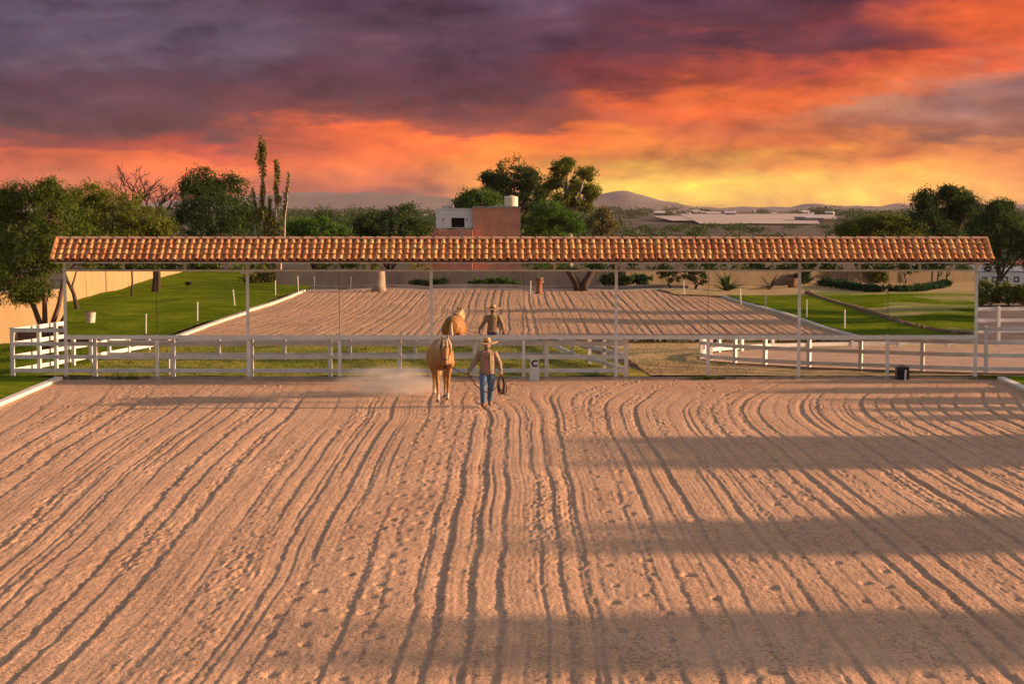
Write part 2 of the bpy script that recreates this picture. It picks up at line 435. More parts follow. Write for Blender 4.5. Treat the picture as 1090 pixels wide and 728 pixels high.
# ------------------------------------------------------------------ mesh building
class MB:
    def __init__(s): s.v = []; s.f = []
    def add(s, vs, fs):
        o = len(s.v)
        s.v.extend([tuple(p) for p in vs])
        s.f.extend([tuple(i + o for i in f) for f in fs])
        return s
    def box(s, lo, hi):
        x0, y0, z0 = lo; x1, y1, z1 = hi
        return s.add([(x0,y0,z0),(x1,y0,z0),(x1,y1,z0),(x0,y1,z0),(x0,y0,z1),(x1,y0,z1),(x1,y1,z1),(x0,y1,z1)],
                     [(0,3,2,1),(4,5,6,7),(0,1,5,4),(1,2,6,5),(2,3,7,6),(3,0,4,7)])
    def beam(s, a, b, w, h):
        """rectangular bar from a to b; w across (horizontal), h upright"""
        a, b = Vector(a), Vector(b)
        d = (b - a).normalized()
        side = d.cross(Vector((0, 0, 1)))
        side = side.normalized() if side.length > 1e-4 else Vector((1, 0, 0))
        up = side.cross(d).normalized()
        q = [(-.5, -.5), (.5, -.5), (.5, .5), (-.5, .5)]
        vs = [a + side * w * i + up * h * j for i, j in q] + [b + side * w * i + up * h * j for i, j in q]
        return s.add(vs, [(3,2,1,0),(4,5,6,7),(0,1,5,4),(1,2,6,5),(2,3,7,6),(3,0,4,7)])
    def rings(s, rings, cap=True):
        n = len(rings[0])
        vs = [p for r in rings for p in r]
        fs = []
        for k in range(len(rings) - 1):
            for i in range(n):
                j = (i + 1) % n
                fs.append((k*n+i, k*n+j, (k+1)*n+j, (k+1)*n+i))
        if cap:
            fs.append(tuple(range(n - 1, -1, -1)))
            fs.append(tuple((len(rings)-1)*n + i for i in range(n)))
        return s.add(vs, fs)
    def tube(s, pts, radii, n=8, squash=1.0):
        pts = [Vector(p) for p in pts]
        if not hasattr(radii, '__len__'): radii = [radii] * len(pts)
        ref = None
        rr = []
        for k, p in enumerate(pts):
            d = (pts[min(k+1, len(pts)-1)] - pts[max(k-1, 0)])
            d = d.normalized() if d.length > 1e-6 else Vector((0, 0, 1))
            if ref is None:
                ref = d.orthogonal().normalized()
            ref = (ref - d * ref.dot(d))
            ref = ref.normalized() if ref.length > 1e-6 else d.orthogonal().normalized()
            b = d.cross(ref)
            rr.append([p + (ref * math.cos(2*math.pi*i/n) + b * math.sin(2*math.pi*i/n) * squash) * radii[k] for i in range(n)])
        return s.rings(rr)
    def ellrings(s, data, n=14, axis=None):
        """data: (center, vector_u, vector_v)"""
        rr = []
        for c, u, v in data:
            c, u, v = Vector(c), Vector(u), Vector(v)
            rr.append([c + u * math.cos(2*math.pi*i/n) + v * math.sin(2*math.pi*i/n) for i in range(n)])
        return s.rings(rr)
    def lathe(s, prof, n=20, c=(0, 0, 0)):
        rr = [[Vector((c[0] + r*math.cos(2*math.pi*i/n), c[1] + r*math.sin(2*math.pi*i/n), c[2] + z)) for i in range(n)] for r, z in prof]
        return s.rings(rr)
    def build(s, name, m, parent=None, smooth=False, loc=None):
        me = bpy.data.meshes.new(name)
        me.from_pydata(s.v, [], s.f)
        me.update()
        me.materials.append(m)
        if smooth: me.shade_smooth()
        o = bpy.data.objects.new(name, me)
        COL.objects.link(o)
        if parent: o.parent = parent
        if loc: o.location = loc
        return o

def mesh_np(name, v, f, m, parent=None, smooth=False):
    """v (n,3) array, f (k,4) array of quads"""
    me = bpy.data.meshes.new(name)
    nv, nf = len(v), len(f)
    me.vertices.add(nv)
    me.vertices.foreach_set('co', np.asarray(v, np.float32).ravel())
    me.loops.add(nf * 4)
    me.loops.foreach_set('vertex_index', np.asarray(f, np.int32).ravel())
    me.polygons.add(nf)
    me.polygons.foreach_set('loop_start', np.arange(0, nf * 4, 4, dtype=np.int32))
    me.polygons.foreach_set('loop_total', np.full(nf, 4, np.int32))
    me.update(calc_edges=True)
    me.materials.append(m)
    if smooth: me.shade_smooth()
    o = bpy.data.objects.new(name, me)
    COL.objects.link(o)
    if parent: o.parent = parent
    return o

def tag(o, label=None, cat=None, group=None, kind=None):
    if label: o['label'] = label
    if cat: o['category'] = cat
    if group: o['group'] = group
    if kind: o['kind'] = kind
    return o

def thing(name, label, cat, loc=(0, 0, 0), rz=0.0, group=None):
    o = bpy.data.objects.new(name, None)
    o.empty_display_size = 0.2
    COL.objects.link(o)
    o.location = loc
    o.rotation_euler = (0, 0, rz)
    return tag(o, label, cat, group)

def copy_thing(root, loc, rz=0.0, label=None, scale=1.0):
    r = root.copy()
    COL.objects.link(r)
    r.location = loc
    r.rotation_euler = (0, 0, rz)
    r.scale = (scale, scale, scale)
    if label: r['label'] = label
    for ch in root.children:
        c = ch.copy()
        COL.objects.link(c)
        c.parent = r
        for gch in ch.children:
            d = gch.copy()
            COL.objects.link(d)
            d.parent = c
    return r

def vnoise(x, y, seed=0):
    """smooth value noise on arrays, 0..1"""
    r = np.random.default_rng(seed).random((256, 256))
    xi, yi = np.floor(x).astype(int), np.floor(y).astype(int)
    fx, fy = x - xi, y - yi
    fx, fy = fx*fx*(3-2*fx), fy*fy*(3-2*fy)
    a = r[xi % 256, yi % 256]; b = r[(xi+1) % 256, yi % 256]
    c = r[xi % 256, (yi+1) % 256]; d = r[(xi+1) % 256, (yi+1) % 256]
    return (a*(1-fx)+b*fx)*(1-fy) + (c*(1-fx)+d*fx)*fy

def sstep(x, a, b):
    t = np.clip((x - a) / (b - a), 0, 1)
    return t*t*(3-2*t)

def grid_faces(nr, nc):
    idx = np.arange(nr * nc).reshape(nr, nc)
    return np.stack([idx[:-1, :-1], idx[:-1, 1:], idx[1:, 1:], idx[1:, :-1]], -1).reshape(-1, 4)

# ------------------------------------------------------------------ ground, arena, lawns
A_END = 2.0                      # back end of the arena (below the camera), y
A_TOP = YM - 0.12
def left_edge(y): return -12.15 - 1.25 * (np.asarray(y, float) - A_END) / (A_TOP - A_END)
def right_edge(y): return 11.4 + 3.1 * (np.asarray(y, float) - A_END) / (A_TOP - A_END)

def build_arena():
    ys = [A_END - 0.05]
    while ys[-1] < A_TOP + 0.02:
        y = ys[-1]
        ys.append(y + (0.30 if y < 17 else 0.075 + 0.075 * (y - 17) / 42))
    ys = np.array(ys)
    nc = 1340
    t = np.linspace(0, 1, nc)
    Yg = np.repeat(ys[:, None], nc, 1)
    L, Rr = left_edge(ys) - 0.05, right_edge(ys) + 0.05
    Xg = L[:, None] * (1 - t)[None] + Rr[:, None] * t[None]
    tt = np.clip((Yg - 21) / 29, 0, 1.25)
    Xm = Xg + 0.50 * (vnoise(Yg / 13 + 3, Xg / 9 + 40, 1) - .5) + 0.09 * (vnoise(Yg / 3.0, Xg / 3.5 + 9, 2) - .5)
    turn = np.clip((Yg - 46.5) / 11, 0, 1.3) ** 2
    side = np.tanh((Xg - 1.0) / 2.5)
    Xm = Xm - turn * 2.2 * side * (Xg > -1) - turn * 0.5 * (vnoise(Xg / 2.2, Yg / 4.0 + 7, 3) - .5)
    u = np.where(Xm < 0, Xm / (1 - 0.02 * np.minimum(Xm, 0) * tt), Xm * (1 + 0.02 * tt))
    u = u + 40
    pitch = 0.40
    ph = u / pitch + 0.25 * (vnoise(np.full_like(u, 2.5), u / 1.1, 5) - .5)
    row = np.floor(ph).astype(int)
    fr = ph - row
    amp_r = np.random.default_rng(4).random(400)
    amp_r = 0.20 + 1.10 * amp_r ** 1.6
    off_r = (np.random.default_rng(5).random(400) - .5) * 0.22
    a = amp_r[row % 400]
    a = a * (0.55 + 0.9 * vnoise(Yg / 5.0 + row * 7.3, row * 3.1 + 0.0 * Yg, 6))
    c = fr - 0.5 - off_r[row % 400]
    c = c + 0.13 * (vnoise(Xg / 0.07 + 4, Yg / 0.16, 41) - .5) + 0.10 * (vnoise(Xg / 0.4 + 8, Yg / 0.9, 42) - .5)
    a = a * (0.70 + 0.6 * vnoise(Xg / 0.10 + 2, Yg / 0.35, 43))
    groove = -0.027 * a * np.clip((c + 0.50) / 0.58, 0, 1) ** 1.6 * (1 - sstep(c, 0.08, 0.20)) + 0.004 * a * np.exp(-((c - .27) / .09) ** 2)
    tines = 0.0013 * np.sin(2 * np.pi * u / 0.088 + 2 * vnoise(Yg / 2, Xg, 8)) * (0.3 + vnoise(Xg / 1.5 + 5, Yg / 6, 9))
    endfade = 1 - 0.72 * sstep(Yg, 50.5, 56.5)
    # cross raking along the mirror
    cross = 0.007 * np.sin(2 * np.pi * (Yg + 0.8 * vnoise(Xg / 4, Yg, 10)) / 0.55) * sstep(Yg, 53, 57.5) * (0.3 + vnoise(Xg / 3, Yg / .8, 12))
    calm = 1 - 0.65 * sstep(Yg, 44, 54)
    big = 0.05 * calm * (vnoise(Xg / 3.5, Yg / 5, 13) - .5) + 0.026 * calm * (vnoise(Xg / 1.1 + 50, Yg / 1.6, 14) - .5)
    rough = calm * 0.007 * (vnoise(Xg / 0.13, Yg / 0.22, 15) - .5) * (0.5 + vnoise(Xg / 1.0 + 3, Yg / 3.0, 17)) + calm * 0.006 * (vnoise(Xg / 0.05, Yg / 0.1, 16) - .5)
    # clods thrown beside the furrows
    cl = vnoise(Xg / 0.07 + 11, Yg / 0.16, 18)
    nearg = np.exp(-(np.abs(c) / 0.34) ** 2) * np.clip(a, 0, 1)
    clod = 0.026 * np.clip(cl - 0.78, 0, 1) / 0.22 * (0.06 + 0.9 * nearg * (0.3 + vnoise(Xg / 0.8, Yg / 5, 19)))
    band = sstep(vnoise(u / 0.33 + 7, Yg / 9 + u * .13, 51), .48, .72) * (0.35 + vnoise(Xg / 1.6, Yg / 3.5, 52))
    grit = 0.030 * band * (vnoise(Xg / 0.055 + 3, Yg / 0.12, 53) - .5) * (vnoise(Xg / 0.11, Yg / 0.24, 54) > .38)
    sc = (u / 0.27 + .3 * vnoise(u / .9, Yg / 4, 55)) % 1 - .5 + .08 * (vnoise(Xg / .09, Yg / .2, 57) - .5)
    second = -0.013 * np.clip((sc + .5) / .55, 0, 1) ** 1.6 * (1 - sstep(sc, .05, .22)) * sstep(vnoise(u / .27, Yg / 7 + 40, 56), .45, .7)
    grit = grit + second * endfade
    keep = np.ones_like(Xg)
    prints = np.zeros_like(Xg)
    prng = np.random.default_rng(21)
    def track(pts, stride, wob, depth, width, flat, size):
        py = np.array([p[1] for p in pts]); px = np.array([p[0] for p in pts])
        o = np.argsort(py); py, px = py[o], px[o]
        cx = np.interp(ys, py, px)
        inside = ((ys > py[0]) & (ys < py[-1])).astype(float)
        keep[:] = keep * (1 - flat * np.exp(-((Xg - cx[:, None]) / width) ** 2) * inside[:, None])
        y = py[0]
        k = 0
        while y < py[-1]:
            sx = np.interp(y, py, px) + (wob if k % 2 else -wob) + prng.normal(0, wob * .45)
            yy = y + prng.normal(0, .12)
            s = size * 0.85 * prng.uniform(.75, 1.3)
            ri = np.where(np.abs(ys - yy) < 0.9)[0]
            if len(ri):
                row_w = Rr[ri[0]] - L[ri[0]]
                c0 = int((sx - L[ri[0]]) / row_w * nc)
                w = int(0.6 / row_w * nc)
                sl = (slice(ri[0], ri[-1] + 1), slice(max(c0 - w, 0), c0 + w))
                d2 = np.sqrt(((Xg[sl] - sx) / s) ** 2 + ((Yg[sl] - yy) / (s * 1.45)) ** 2)
                ang = 0.25 * (vnoise(Xg[sl] / .06, Yg[sl] / .1, 31 + k % 5) - .5)
                d2 = d2 + ang
                prints[sl] += depth * (-np.exp(-(d2 / 0.75) ** 4) + 0.16 * np.exp(-((d2 - 1.25) / .32) ** 2))
            y += stride * prng.uniform(.7, 1.3)
            k += 1
    track([(-1.8, 51.5), (-1.95, 36), (-2.65, 27), (-2.7, 20)], 0.62, 0.2, 0.030, 0.5, 0.75, 0.10)
    track([(-1.05, 50), (-1.5, 36), (-1.75, 27), (-1.8, 20)], 0.62, 0.10, 0.022, 0.3, 0.55, 0.11)
    track([(1.8, 51.5), (1.75, 36), (1.63, 26), (1.68, 20)], 0.70, 0.22, 0.030, 0.5, 0.7, 0.10)
    track([(5.5, 58), (5.0, 41.5), (4.9, 31), (4.7, 20)], 0.70, 0.24, 0.030, 0.5, 0.7, 0.10)
    track([(2.4, 33), (3.2, 24), (3.4, 20)], 0.9, 0.5, 0.035, 0.8, 0.3, 0.12)
    track([(-0.55, 58), (-0.7, 50)], 0.6, 0.3, 0.035, 0.5, 0.5, 0.12)
    z = (groove + tines) * endfade * keep + cross + big + rough + clod + prints + grit * keep
    z = z - 0.02
    edge = np.minimum(np.minimum(Xg - L[:, None], Rr[:, None] - Xg), np.minimum(A_TOP + .1 - Yg, Yg - A_END + .1))
    z = np.where(edge < 0.25, z * np.clip(edge / 0.25, 0.2, 1) , z)
    v = np.stack([Xg, Yg, z], -1).reshape(-1, 3)
    o = mesh_np('arena_sand', v, grid_faces(len(ys), nc), MT['sand'], None, True)
    tag(o, kind='structure')

build_arena()

# ground sheet to the horizon with the arena left out of it
def ring_sheet():
    far = 9000
    ya, yb = A_END, A_TOP
    inner = [(float(left_edge(ya)), ya), (float(right_edge(ya)), ya), (float(right_edge(yb)), yb), (float(left_edge(yb)), yb)]
    outer = [(-far, -far), (far, -far), (far, far), (-far, far)]
    b = MB()
    vs = [(x, y, -0.01) for x, y in inner] + [(x, y, -0.01) for x, y in outer]
    vs += [(x, y, -0.25) for x, y in inner]
    b.add(vs, [(4,5,1,0),(5,6,2,1),(6,7,3,2),(7,4,0,3), (0,1,9,8),(1,2,10,9),(2,3,11,10),(3,0,8,11), (8,9,10,11)])
    return tag(b.build('ground', MT['plain']), kind='structure')
ring_sheet()

def lawn(name, corners, m, z=0.004, res=0.22, bumpy=0.06, seed=50, mound=0.0):
    """four-cornered patch of ground with small unevenness"""
    (x0,y0),(x1,y1),(x2,y2),(x3,y3) = corners
    nu = max(2, int(max(math.hypot(x1-x0,y1-y0), math.hypot(x2-x3,y2-y3)) / res))
    nv = max(2, int(max(math.hypot(x3-x0,y3-y0), math.hypot(x2-x1,y2-y1)) / res))
    a = np.linspace(0, 1, nu)[None, :]; b = np.linspace(0, 1, nv)[:, None]
    gx = (x0*(1-a)+x1*a)*(1-b) + (x3*(1-a)+x2*a)*b
    gy = (y0*(1-a)+y1*a)*(1-b) + (y3*(1-a)+y2*a)*b
    gz = z + bumpy * vnoise(gx / 1.3 + 30, gy / 2.2 + 30, seed) * 0.6 + mound * vnoise(gx / 4 + 3, gy / 6 + 3, seed + 2) + bumpy * 0.4 * vnoise(gx / .3 + 9, gy / .3, seed + 1)
    v = np.stack([gx, gy, gz], -1).reshape(-1, 3)
    o = mesh_np(name, v, grid_faces(nv, nu), m, None, True)
    return tag(o, kind='structure')

le0, le1 = float(left_edge(-30)), float(left_edge(A_TOP))
lawn('left_lawn', [(-24.6, -27), (le0 - .15, -27), (le1 - .15, 59.0), (-22.2, 59.0)], MT['grass'], 0.01, mound=.16)
lawn('left_lawn', [(-23.2, 59.0), (-14.2, 59.0), (-13.0, 75), (-23.2, 75)], MT['grass'], 0.012, seed=52)
lawn('paddock_grass', [(-14.2, 59.75), (4.2, 59.75), (2.2, 74.2), (-13.0, 74.2)], MT['yellowgrass'], 0.008, seed=54)
lawn('yard_ground', [(4.2, 59.75), (24, 59.75), (30, 105), (2.2, 105)], MT['dry'], 0.004, res=.35, bumpy=.07, seed=56)
lawn('right_lawn', [(float(right_edge(8)) + .15, 8), (27, 8), (27, 59), (float(right_edge(59)) + .15, 59)], MT['grass'], 0.01, seed=58, mound=.12)
lawn('right_yard', [(6.6, -14), (34, -14), (34, 7.9), (float(right_edge(8)) - 2.5, 7.9)], MT['dry'], 0.006, res=.35, seed=60)

# grass and weeds standing up along lawn edges
def blades(name, pts, n, h, w, m, label=None, seed=0, spread=0.05):
    r = np.random.default_rng(seed)
    pts = np.asarray(pts)
    pick = pts[r.integers(0, len(pts), n)]
    base = pick + np.concatenate([r.normal(0, spread, (n, 2)), np.zeros((n, 1))], 1)
    hh = h * r.uniform(.5, 1.3, n)
    ang = r.uniform(0, 2*np.pi, n)
    lean = r.normal(0, .35, (n, 2)) * hh[:, None]
    wx, wy = np.cos(ang) * w, np.sin(ang) * w
    v = np.zeros((n, 4, 3))
    v[:, 0] = base + np.stack([-wx, -wy, 0*wx], 1)
    v[:, 1] = base + np.stack([wx, wy, 0*wx], 1)
    top = base + np.concatenate([lean, hh[:, None]], 1)
    v[:, 2] = top + np.stack([wx, wy, 0*wx], 1) * .2
    v[:, 3] = top - np.stack([wx, wy, 0*wx], 1) * .2
    o = mesh_np(name, v.reshape(-1, 3), np.arange(n * 4).reshape(n, 4), m)
    return tag(o, kind='stuff', label=label, cat='grass')

rg = np.random.default_rng(70)
def scatter(poly, n):
    (x0,y0),(x1,y1),(x2,y2),(x3,y3) = poly
    a, b = rg.random((n, 1)), rg.random((n, 1))
    p = (np.array([[x0,y0]])*(1-a)+np.array([[x1,y1]])*a)*(1-b) + (np.array([[x3,y3]])*(1-a)+np.array([[x2,y2]])*a)*b
    return np.concatenate([p, np.full((n, 1), 0.02)], 1)
MT['blade'] = leafmat('grass_blades', (0.025, 0.05, 0.005), (0.05, 0.08, 0.007), (0.09, 0.11, 0.012), .3)
MT['drystem'] = leafmat('dry_stems', (0.16, 0.12, 0.05), (0.27, 0.19, 0.09), (0.36, 0.27, 0.13), .3)
blades('lawn_grass', np.concatenate([scatter([(-16.5, 45), (-13.6, 45), (-13.9, 59.2), (-19, 59.2)], 5000), scatter([(-19, 59.2), (-14.0, 59.2), (-13, 74), (-20, 74)], 9000)]), 26000, 0.06, 0.008, MT['blade'], 'short green lawn blades left of the arena kerb', 71)
blades('paddock_grass_blades', scatter([(-14, 59.9), (3.6, 59.9), (2.0, 74), (-13, 74)], 14000), 24000, 0.07, 0.009, MT['blade'], 'yellow green grass growing inside the white fenced paddock', 72)
blades('dry_grass', scatter([(4.2, 60), (7.5, 60), (8.5, 78), (2.2, 78)], 3000), 5200, 0.09, 0.009, MT['drystem'], 'dry straw coloured grass in the gap between the fences', 73, .12)
blades('kerb_weeds', np.concatenate([np.stack([rg.normal(c, .35, 60), rg.normal(59.05, .12, 60), np.full(60, 0.0)], 1) for c in (-13.0, -11.6, 14.2, 5.9)]), 900, 0.10, 0.010, MT['blade'], 'small weeds sprouting at the arena edge under the mirrors', 74, .05)

# kerbs round the arena
def kerb(name, line, w=0.22, h=0.10):
    b = MB()
    for (xa, ya), (xb, yb) in zip(line[:-1], line[1:]):
        L = math.hypot(xb - xa, yb - ya)
        n = max(1, int(L / 2.4))
        for k in range(n):
            t0, t1 = k / n, (k + 1) / n - 0.012 / L
            j = random.uniform(-.012, .012)
            b.beam((xa+(xb-xa)*t0+j, ya+(yb-ya)*t0, h/2-.02+j*.6), (xa+(xb-xa)*t1+j, ya+(yb-ya)*t1, h/2-.02), w, h)
    return tag(b.build(name, MT['kerb']), kind='structure')
kerb('arena_kerb', [(float(left_edge(y)) - .05, y) for y in (2.0, 20, 40, 59.0)])
kerb('arena_kerb', [(float(right_edge(y)) + .05, y) for y in (8.0, 25, 42, 59.0)])
kerb('arena_kerb', [(-12.0, A_END - .1), (-4, A_END - .1), (4, A_END - .1), (11.3, A_END - .1)])

# ------------------------------------------------------------------ mirror wall with tiled canopy
def build_mirror_wall():
    xs = [X(px, YM) for px in (69, 166.3, 263.5, 361, 459, 557.5, 656, 754, 851, 945.5, 1039.5)]
    zb, zt = 1.29, 3.19
    root = thing('mirror_wall', 'long row of arena mirrors on white posts under a clay tiled canopy', 'mirror wall', (0, YM, 0))
    def part(b, name, m, parent=root, smooth=False): return b.build(name, m, parent, smooth)
    for k, x in enumerate(xs):
        full = (k % 2 == 0)
        b = MB()
        top = 3.62 if full else zb + .02
        b.box((x-.045, -.045, -.1), (x+.045, .045, top))
        b.box((x-.10, -.10, -.03), (x+.10, .10, 0.012))
        part(b, 'post', MT['paint'])
    b = MB(); b.box((xs[0]-.045, -.07, zt), (xs[-1]+.045, -.0465, zt+.055)); b.box((xs[0], -.044, zt+.003), (xs[-1], .04, zt+.05)); part(b, 'top_rail', MT['paint'])
    b = MB(); b.box((xs[0]-.045, -.075, zb-.12), (xs[-1]+.045, -.0465, zb)); b.box((xs[0], -.044, zb-.116), (xs[-1], .04, zb-.004)); part(b, 'bottom_rail', MT['paint'])
    b = MB(); b.box((xs[0]-.045, -.09, -.04), (xs[-1]+.3, -.05, 0.055)); part(b, 'ground_beam', MT['rust'])
    # each mirror is a slightly bowed sheet, so reflected lines wave a little
    r = np.random.default_rng(80)
    for k in range(10):
        x0, x1 = xs[k] + (.046 if k % 2 == 0 else .006), xs[k+1] - (.046 if k % 2 == 1 else .006)
        nu, nv = 28, 20
        a = np.linspace(0, 1, nu)[None, :]; c = np.linspace(0, 1, nv)[:, None]
        gx = x0 + (x1 - x0) * a + 0 * c
        gz = zb + (zt - zb) * c + 0 * a
        ph, ph2, am = r.uniform(0, 6.28), r.uniform(0, 6.28), r.uniform(.4, 1.0)
        gy = -0.02 - 0.0009 * am * np.sin(np.pi * 1.3 * a + ph) - 0.0007 * am * np.sin(np.pi * 1.2 * c + ph2) * np.sin(np.pi * a)
        gy = gy - 0.0020 * (gz - zb) + r.uniform(-.0006, .0006) * (gz - zb) + r.uniform(-.0005, .0005) * (gx - x0)
        front = np.stack([gx, gy, gz], -1).reshape(-1, 3)
        back = front + np.array([[0, .006, 0]])
        ff = grid_faces(nv, nu)
        n0 = nu * nv
        rim = []
        idx = np.arange(n0).reshape(nv, nu)
        for e in (idx[0, :], idx[:, -1], idx[-1, ::-1], idx[::-1, 0]):
            for i, j in zip(e[:-1], e[1:]): rim.append((j, i, i + n0, j + n0))
        f = np.concatenate([ff, ff[:, ::-1] + n0, np.array(rim)], 0)
        o = mesh_np('mirror_panel', np.concatenate([front, back]), f, MT['mirror'], root, True)
        me = o.data
        bm_sharp = me.attributes.new('sharp_edge', 'BOOLEAN', 'EDGE') if 'sharp_edge' not in me.attributes else me.attributes['sharp_edge']
        vals = np.zeros(len(me.edges), bool)
        ev = np.empty(len(me.edges) * 2, np.int32); me.edges.foreach_get('vertices', ev); ev = ev.reshape(-1, 2)
        rimset = np.zeros(2 * n0, bool)
        rimv = np.concatenate([idx[0], idx[-1], idx[:, 0], idx[:, -1]])
        rimset[rimv] = True; rimset[rimv + n0] = True
        vals[rimset[ev[:, 0]] & rimset[ev[:, 1]]] = True
        bm_sharp.data.foreach_set('value', vals)
        # backing board behind the glass
    b = MB(); b.box((xs[0]+.05, .02, zb), (xs[-1]-.05, .036, zt)); part(b, 'backing_board', MT['rust'])
    # short hangers between the top rail and the eaves
    for px in (131.5, 197, 327.5, 393, 525, 590, 722, 787, 915, 979):
        b = MB(); x = X(px, YM); b.box((x-.04, -.04, zt+.058), (x+.04, .036, 3.62)); part(b, 'hanger', MT['paint'])
        b = MB(); b.box((x-.13, -.80, 3.43), (x-.02, -.74, 3.475)); part(b, 'clip', MT['vinyl'])
    # canopy: boards, clay tiles, ridge
    xl, xr = -13.50, 14.08
    run, ez, rz_ = 0.86, 3.53, 4.12
    b = MB()
    b.add([(xl,-run,ez),(xr,-run,ez),(xr,0,rz_),(xl,0,rz_),(xr,run,ez),(xl,run,ez),
           (xl,-run,ez-.05),(xr,-run,ez-.05),(xr,0,rz_-.12),(xl,0,rz_-.12),(xr,run,ez-.05),(xl,run,ez-.05)],
          [(0,1,2,3),(3,2,4,5),(7,6,9,8),(8,9,11,10),(0,6,7,1),(4,10,11,5),(1,7,8,2),(2,8,10,4),(0,3,9,6),(3,5,11,9)])
    part(b, 'roof_board', MT['timber'])
    b = MB()
    for k in range(11):
        b.beam((xs[k], -run+.08, ez-.02), (xs[k], -.05, rz_-.16), .06, .07)
    b.box((xl+.05, -run+.015, ez-.075), (xr-.05, -run+.05, ez-.053))
    part(b, 'rafters', MT['paint'])
    slope = math.hypot(run, rz_ - ez)
    ux = Vector((0, run / slope, (rz_ - ez) / slope))
    nn = Vector((0, -(rz_ - ez) / slope, run / slope))
    tr = np.random.default_rng(90)
    pitch = (xr - xl) / 130
    def tiles(sign, cap):
        b = MB()
        rows = 4
        step = slope / rows
        U_ = Vector((0, ux.y * sign, ux.z)); N_ = Vector((0, nn.y * sign, nn.z))
        for rw in range(rows):
            for c in range(131 if cap else 130):
                cx = xl + pitch * (c if cap else c + .5) + tr.normal(0, .006)
                s0 = rw * step - .045 + tr.normal(0, .014)
                s1 = (rw + 1) * step + .03
                base = Vector((0, -run * sign, ez))
                w0, w1 = (.078, .062) if cap else (.062, .075)
                tw = tr.normal(0, .012)
                r0 = []; r1 = []; q0 = []; q1 = []
                for i in range(9):
                    an = math.pi * i / 8
                    if cap:
                        hx, hz = -math.cos(an), math.sin(an)
                        l0, l1 = .050, .022
                        o0 = Vector((cx + hx * w0 + tw, 0, 0)) + U_ * s0 + N_ * (l0 + hz * w0 * .95)
                        o1 = Vector((cx + hx * w1, 0, 0)) + U_ * s1 + N_ * (l1 + hz * w1 * .95)
                        i0 = Vector((cx + hx * (w0-.014) + tw, 0, 0)) + U_ * s0 + N_ * (l0 + hz * (w0-.014) * .95)
                    else:
                        hx, hz = -math.cos(an), -math.sin(an)
                        o0 = Vector((cx + hx * w0, 0, 0)) + U_ * (s0+.02) + N_ * (.075 + hz * w0 * .8)
                        o1 = Vector((cx + hx * w1, 0, 0)) + U_ * s1 + N_ * (.052 + hz * w1 * .62)
                        i0 = Vector((cx + hx * (w0-.012), 0, 0)) + U_ * (s0+.02) + N_ * (.075 + hz * (w0-.012) * .8)
                    r0.append(base + o0); r1.append(base + o1); q0.append(base + i0)
                vs = r0 + r1 + q0
                fs = []
                for i in range(8):
                    fs.append((i, i+1, 9+i+1, 9+i))
                    fs.append((i+1, i, 18+i, 18+i+1))
                b.add(vs, fs)
        return b
    part(tiles(1, True), 'roof_tiles', MT['tile'], smooth=False)
    part(tiles(1, False), 'pan_tiles', MT['tile'], smooth=False)
    part(tiles(-1, True), 'roof_tiles', MT['tile'], smooth=False)
    b = MB()
    n = 64
    for k in range(n):
        x0 = xl - .03 + (xr - xl + .06) * k / n; x1 = xl - .03 + (xr - xl + .06) * (k + 1.02) / n
        rr = []
        for x, r_, dz in ((x0, .125, .0), (x1, .110, -.006)):
            rr.append([Vector((x, -math.cos(math.pi*i/8) * r_, rz_ + dz + tr.normal(0, .002) + .035 + math.sin(math.pi*i/8) * r_ * .62)) for i in range(9)])
        vs = rr[0] + rr[1]
        b.add(vs, [(i, 9+i, 9+i+1, i+1) for i in range(8)])
    part(b, 'ridge_tiles', MT['ridge'])
    b = MB()
    b.beam((xl-.03, -run-.02, ez+.045), (xl-.03, -.08, rz_+.06), .05, .10); b.beam((xr+.03, -run-.02, ez+.045), (xr+.03, -.08, rz_+.06), .05, .10)
    b.beam((xl-.03, run+.02, ez+.045), (xl-.03, .08, rz_+.06), .05, .10); b.beam((xr+.03, run+.02, ez+.045), (xr+.03, .08, rz_+.06), .05, .10)
    part(b, 'verge_tiles', MT['tile'])
build_mirror_wall()

